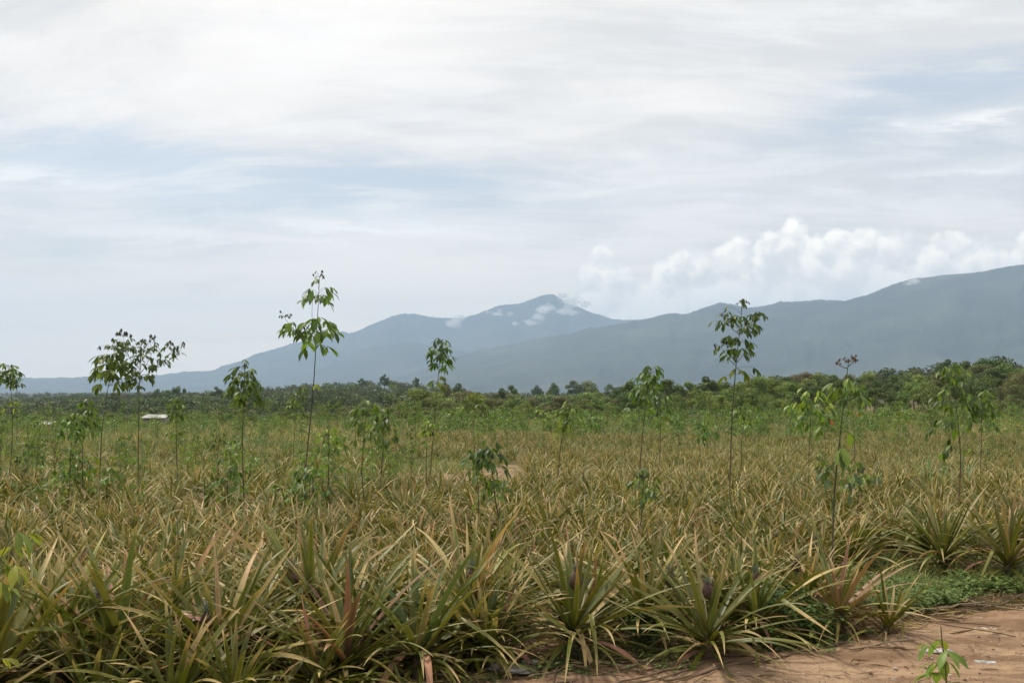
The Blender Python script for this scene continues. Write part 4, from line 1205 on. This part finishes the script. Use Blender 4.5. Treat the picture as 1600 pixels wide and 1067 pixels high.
TV = {
    'dark': [tree_var(1, (TGD, TGD, TGM), 18, 230), tree_var(2, (TGD, TGM), 16, 230, shape='bush')],
    'mid': [tree_var(3, (TGM, TGD, TGM), 18, 220), tree_var(4, (TGM, TGM, TGD), 18, 220, shape='bush'), tree_var(5, (TGM, TGL, TGM), 16, 220)],
    'light': [tree_var(6, (TGL, TGM, TGL), 18, 210, shape='bush'), tree_var(7, (TGL, TGL, TGM), 16, 210), tree_var(8, (TGL, TGM), 20, 170, shape='bush')],
    'brown': [tree_var(9, (TGB, TGM, TGB), 18, 200, shape='bush'), tree_var(10, (TGB, TGB, TGM), 16, 200)],
    'tall': [tree_var(11, (TGD, TGM), 16, 170, shape='round', trunk=.35), tree_var(12, (TGD, TGM), 12, 200, shape='umbrella', trunk=.55)],
    'red': [tree_var(13, (TGR, TGB, TGD), 16, 220, shape='bush')],
}
TDESC = {'dark': 'dark green dense', 'mid': 'mid green rounded', 'light': 'pale yellow-green feathery', 'brown': 'brownish green scrubby', 'tall': 'tall narrow dark', 'red': 'reddish brown leaved'}


def tree(px, d, ytop, kind, wide=1.0, label=None, v=None, grp='trees of the belt beyond the field'):
    x = at(px, d); z0 = tz(x, d); h = ztop(ytop, px, d) - z0
    h = max(h, 1.5)
    ms = TV[kind]; m = ms[(v if v is not None else rs.integers(len(ms))) % len(ms)]
    o = obj('tree', None, None, (x, d, z0 - .1), rs.random() * 6.28, (h * wide, h * wide, h))
    tag(o, label, 'tree', grp)
    obj('crown', m[0], o); obj('trunk', m[1], o)
    return o


def skyline(px):   # tree line of the near belt, photo pixels
    return np.interp(px, [-200, 0, 130, 250, 340, 420, 520, 600, 640, 700, 760, 800, 850, 900, 960, 985, 1040, 1100, 1150, 1200, 1250, 1300, 1400, 1470, 1520, 1570, 1600, 1800],
                     [646, 645, 645, 640, 638, 640, 636, 628, 622, 612, 607, 612, 618, 614, 612, 592, 594, 594, 590, 586, 580, 580, 582, 578, 568, 568, 572, 565])


# singled-out trees
NAMED = [
    (1480, 190, 558, 'dark', .75, 'round dark tree rising above the belt behind the shiny topped sapling', 0),
    (1512, 200, 562, 'mid', .7, 'broad tree crown just right of the round dark one on the skyline', 0),
    (1549, 210, 555, 'tall', .8, 'highest tree on the right skyline with a small pointed crown', 1),
    (1590, 200, 573, 'light', .9, 'pale green tree at the right edge of the belt', 0),
    (1560, 120, 600, 'red', 1.3, 'reddish brown tree in the right part of the belt', 0),
    (1540, 95, 618, 'light', 1.2, 'bright yellow-green bush in front of the reddish brown tree', 0),
    (1150, 130, 588, 'light', 1.0, 'pale feathery bamboo-like tree behind the second tall sapling', 2),
    (1190, 130, 584, 'light', 1.1, 'pale feathery bamboo-like tree right of the second tall sapling', 0),
    (1110, 125, 602, 'light', 1.2, 'pale feathery bush left of the second tall sapling stem', 2),
    (1105, 150, 584, 'dark', .9, 'dark pointed tree left of the second tall sapling', 0),
    (985, 140, 592, 'dark', 1.1, 'dark rounded tree where the right belt begins, left of the umbrella topped sapling', 0),
    (1045, 145, 590, 'mid', 1.1, 'round tree right of the umbrella topped sapling', 0),
    (785, 170, 603, 'dark', .8, 'round dark tree between the middle peak and the field centre', 0),
    (720, 165, 605, 'brown', 1.3, 'brownish spiky bush left of the round dark tree near the centre', 0),
    (800, 400, 600, 'mid', .8, 'hazy tree just right of the round dark tree near the centre', 0),
    (660, 150, 603, 'light', 1.3, 'bright green tree behind the thin leaning sapling', 0),
    (695, 260, 598, 'brown', .9, 'brown-green tree behind the lower tuft of the thin leaning sapling', 1),
    (715, 300, 596, 'dark', .9, 'dark hazy tree right of the brown-green one near the middle peak', 0),
    (866, 520, 596, 'dark', .9, 'lone hazy tree below the right foot of the middle peak', 0),
    (896, 560, 593, 'mid', 1.0, 'left tree of the hazy pair on the open skyline', 0),
    (918, 560, 593, 'mid', 1.1, 'right tree of the hazy pair on the open skyline', 2),
    (838, 640, 600, 'dark', .9, 'faint small tree in the haze left of the lone one', 0),
    (952, 600, 598, 'tall', .8, 'thin hazy tree right of the hazy pair', 0),
    (601, 640, 583, 'dark', .7, 'small dark tree crown standing highest on the middle hill', 0),
    (565, 640, 590, 'mid', .9, 'rounded tree on the middle hill left of the highest one', 0),
    (650, 640, 588, 'tall', .6, 'pointed dark tree on the middle hill right of the highest one', 0),
    (246, 420, 605, 'tall', .5, 'upright dark tree behind the airy sapling crown', 0),
    (280, 440, 601, 'tall', .55, 'tall forked hazy tree right of the airy sapling', 1),
    (262, 430, 608, 'mid', .9, 'rounded hazy tree between the two upright ones on the left', 0),
    (178, 380, 612, 'mid', .9, 'pale hazy tree behind the leaning bright sapling', 0),
    (50, 130, 644, 'light', 1.5, 'bright lime green bush beyond the left sapling', 0),
    (338, 460, 602, 'dark', .8, 'small dark tree on the rising skyline left of the round crowned sapling', 0),
]
for (px, dd, yt, kd, wd, lab, v) in NAMED:
    tree(px, dd, yt, kd, wd, lab, v)

cnt = len(NAMED); TL = []
for layer, (d0, d1, num, drop) in enumerate([(100, 118, 46, 22), (125, 145, 60, 12), (155, 185, 70, 4), (195, 235, 62, 0)]):
    for k in range(num):
        px = -70 + 1740 * (k + rs.random()) / num; dd = rs.uniform(d0, d1)
        yt = skyline(px) + drop * (.8 + .5 * rs.random()) + rs.normal(0, 2.0)
        if px < 700 and layer == 0: yt += 6
        n1 = vnoise(np.array([px * .008 + layer * 3]), np.array([layer * 7.]), 2)[0]
        if px < 650:
            kd = rs.choice(['brown', 'mid', 'dark', 'light'], p=[.38, .34, .18, .10])
        elif px < 960:
            kd = rs.choice(['brown', 'mid', 'dark', 'light'], p=[.42, .25, .13, .20])
        elif 1080 < px < 1230 and layer < 3:
            kd = rs.choice(['light', 'mid', 'dark'], p=[.6, .2, .2])
        else:
            kd = rs.choice(['mid', 'dark', 'light', 'brown', 'red'], p=[.36, .26, .19, .16, .03])
        lab = 'x'
        TL.append((tree(px, dd, yt, kd, rs.uniform(.85, 1.35) * (1.3 if px < 960 else 1.0), lab), px, dd, TDESC[kd]))
        cnt += 1

by_column(TL, 'belt tree', 'from the field')

# far woods as one mass: light crowns, merged
FV = []
FD = np.array([.046, .07, .026]); FM = np.array([.072, .10, .034]); FB = np.array([.10, .09, .048])
for k, cols in enumerate([(FD, FM), (FM, FD), (FM, FB), (FD, FD, FB), (FM, TGM)]):
    rng = np.random.default_rng(40 + k); B_ = Bag()
    for q in range(5):
        a = rng.random() * 6.28; c = np.array([math.cos(a) * .25, math.sin(a) * .25, .45 + .4 * rng.random()])
        V, Q, C = leaf_cloud(rng, c, (.26, .26, .2), 34, .06, cols); B_.add(V, Q, None, C)
    V, Q = tube([(0, 0, -.1), (0, 0, .5)], [.04, .03], 4); B_.add(V, Q, None, np.array([.1, .085, .06]))
    FV.append(B_.data())
inst = []
rf = np.random.default_rng(66)
def far_tree(px, d, ytop=None, h=None, kinds=5):
    x = at(px, d); z0 = tz(x, d)
    if ytop is not None: h = ztop(ytop, px, d) - z0
    inst.append((rf.integers(kinds), x, d, z0, rf.random() * 6.28, (h * rf.uniform(.9, 1.3), h), rf.uniform(.8, 1.15)))
for _ in range(2600):
    px = rf.uniform(-120, 1720); d = 240 + 480 * rf.random() ** .9
    far_tree(px, d, None, rf.uniform(4.5, 7.5))
for _ in range(900):
    px = rf.uniform(-120, 1720); d = rf.uniform(700, 2500); far_tree(px, d, None, rf.uniform(6, 10))
tag(obj('distant_forest', merge_copies(FV, inst, 'distant_forest', M_TREE)), 'far woods and plantations covering the low hills', 'forest', None, 'stuff')

# ------------------------------------------------------------------ far sheds
M_ROOF = noise_mat('white_roof', (.22, .22, .21), (.34, .34, .32), .6, .45, .4)
M_WALL = noise_mat('shed_wall', (.24, .22, .19), (.32, .30, .26), .8)
M_DARK = noise_mat('opening_shade', (.03, .03, .03), (.05, .045, .04), 1)


def box(B, x0, x1, y0, y1, z0, z1):
    V = [(x0, y0, z0), (x1, y0, z0), (x1, y1, z0), (x0, y1, z0), (x0, y0, z1), (x1, y0, z1), (x1, y1, z1), (x0, y1, z1)]
    B.add(V, [(0, 3, 2, 1), (4, 5, 6, 7), (0, 1, 5, 4), (1, 2, 6, 5), (2, 3, 7, 6), (3, 0, 4, 7)])


for (px, d, ytop, wpx, lab) in [(250, 96, 648, 32, 'low white roofed shed between the airy and the slim sapling'), (80, 92, 659, 15, 'small pale roofed hut in the weeds on the left')]:
    x = at(px, d); z0 = tz(x, d); zt = ztop(ytop, px, d); W2 = wpx / F * d / 2; hh = zt - z0
    r = obj('shed', None, None, (x, d, z0)); tag(r, lab, 'shed')
    B = Bag(); box(B, -W2, W2, -1.5, 1.5, -.2, hh - .28); obj('wall', B.mesh('wall', M_WALL, False), r)
    B = Bag(); box(B, -W2 * .5, -W2 * .1, -1.54, -1.505, 0, hh - .8); obj('doorway_shade', B.mesh('doorway_shade', M_DARK, False), r)  # near-black slab paints the shade inside the doorway
    B = Bag()
    V = [(-W2 - .2, -1.9, hh - .3), (W2 + .2, -1.9, hh - .3), (W2 + .2, 0, hh), (-W2 - .2, 0, hh), (-W2 - .2, 1.9, hh - .3), (W2 + .2, 1.9, hh - .3)]
    V2 = [(a, b, c + .05) for a, b, c in V]
    B.add(V + V2, [(0, 1, 2, 3), (3, 2, 5, 4), (6, 9, 8, 7), (9, 10, 11, 8), (0, 6, 7, 1), (4, 5, 11, 10), (0, 3, 9, 6), (3, 4, 10, 9), (1, 7, 8, 2), (2, 8, 11, 5)])
    obj('roof', B.mesh('roof', M_ROOF, False), r)

# ------------------------------------------------------------------ clouds: soft puffs built as overlapping lobes
def cloud_mat(name, lo, hi, alpha=1.0):
    m, t = new_mat(name)
    g = t.node('ShaderNodeNewGeometry')
    lw = t.node('ShaderNodeLayerWeight'); lw.inputs[0].default_value = .5
    f = t.m('SUBTRACT', 1.0, lw.outputs['Facing'])
    n = t.noise(g.outputs['Position'], .006, 5)
    a = t.m('MULTIPLY', t.smooth(t.m('ADD', f, t.m('MULTIPLY', t.m('SUBTRACT', n, .5), .8)), lo, hi), alpha)
    df = t.node('ShaderNodeBsdfDiffuse'); df.inputs[0].default_value = (.92, .92, .92, 1)
    tl = t.node('ShaderNodeBsdfTranslucent'); tl.inputs[0].default_value = (.92, .92, .92, 1)
    m0 = t.node('ShaderNodeMixShader'); m0.inputs[0].default_value = .4
    t.l.new(df.outputs[0], m0.inputs[1]); t.l.new(tl.outputs[0], m0.inputs[2])
    tr = t.node('ShaderNodeBsdfTransparent'); ms = t.node('ShaderNodeMixShader')
    t.l.new(a, ms.inputs[0]); t.l.new(tr.outputs[0], ms.inputs[1]); t.l.new(m0.outputs[0], ms.inputs[2])
    o = t.node('ShaderNodeOutputMaterial'); t.l.new(ms.outputs[0], o.inputs[0])
    return m


M_WISP = cloud_mat('wisp_vapour', .2, 1.15, .30)
rc = np.random.default_rng(31)


def puff(B, c, r):
    V, Q = sphere((0, 0, 0), 1, 24, 16)
    ph = rc.random(3) * 50
    nz = np.array([mnoise.fractal(Vector(v * 1.6 + ph), 1.0, 2.0, 4) for v in V])
    V = V * (1 + .38 * nz)[:, None] * np.asarray(r) + np.asarray(c)
    B.add(V, Q, None, np.array([.9, .9, .9]))


B = Bag()
for (px, py, rx, ry, n_) in [(848, 484, 9, 6, 10), (858, 480, 6, 7, 6), (838, 494, 9, 4, 8), (830, 505, 9, 4, 6), (880, 486, 12, 5, 8), (895, 488, 8, 4, 5), (777, 490, 11, 4, 9), (707, 506, 8, 7, 10), (715, 500, 7, 5, 5), (805, 506, 4, 4, 3),
                             (890, 470, 10, 6, 8), (905, 476, 14, 6, 6), (880, 462, 8, 5, 5)]:
    for k in range(n_):
        a, b = px + rc.normal(0, rx * .5), py + rc.normal(0, ry * .45)
        q = ray(a, b); dd = 10300 + rc.uniform(-80, 80); q = q / q[1] * dd; rw = rc.uniform(.4, .85) * min(rx, ry * 1.4) / F * dd
        puff(B, (q[0], q[1], q[2] + CAMH), (rw * 1.6, rw, rw * .9))
for k in range(14):
    q = ray(1427 + rc.normal(0, 4), 443 + rc.normal(0, 2.5)); dd = 6900; q = q / q[1] * dd; rw = rc.uniform(4, 7) / F * dd
    puff(B, (q[0], q[1], q[2] + CAMH), (rw * 1.3, rw, rw))
tag(obj('clouds', B.mesh('clouds', M_WISP)), kind='structure')

# ------------------------------------------------------------------ haze
B = Bag(); box(B, -13600, 13600, -13600, 13600, -40, 1260)
hm, t = new_mat('haze_air')
pv = t.node('ShaderNodeVolumePrincipled')
pv.inputs['Color'].default_value = (.53, .71, .96, 1); pv.inputs['Density'].default_value = 1.1e-4; pv.inputs['Anisotropy'].default_value = 0.0
o = t.node('ShaderNodeOutputMaterial'); t.l.new(pv.outputs[0], o.inputs['Volume'])
hz = obj('haze', B.mesh('haze', hm, False)); tag(hz, 'pale blue haze filling the air', 'haze', None, 'stuff')
hz.display_type = 'WIRE'
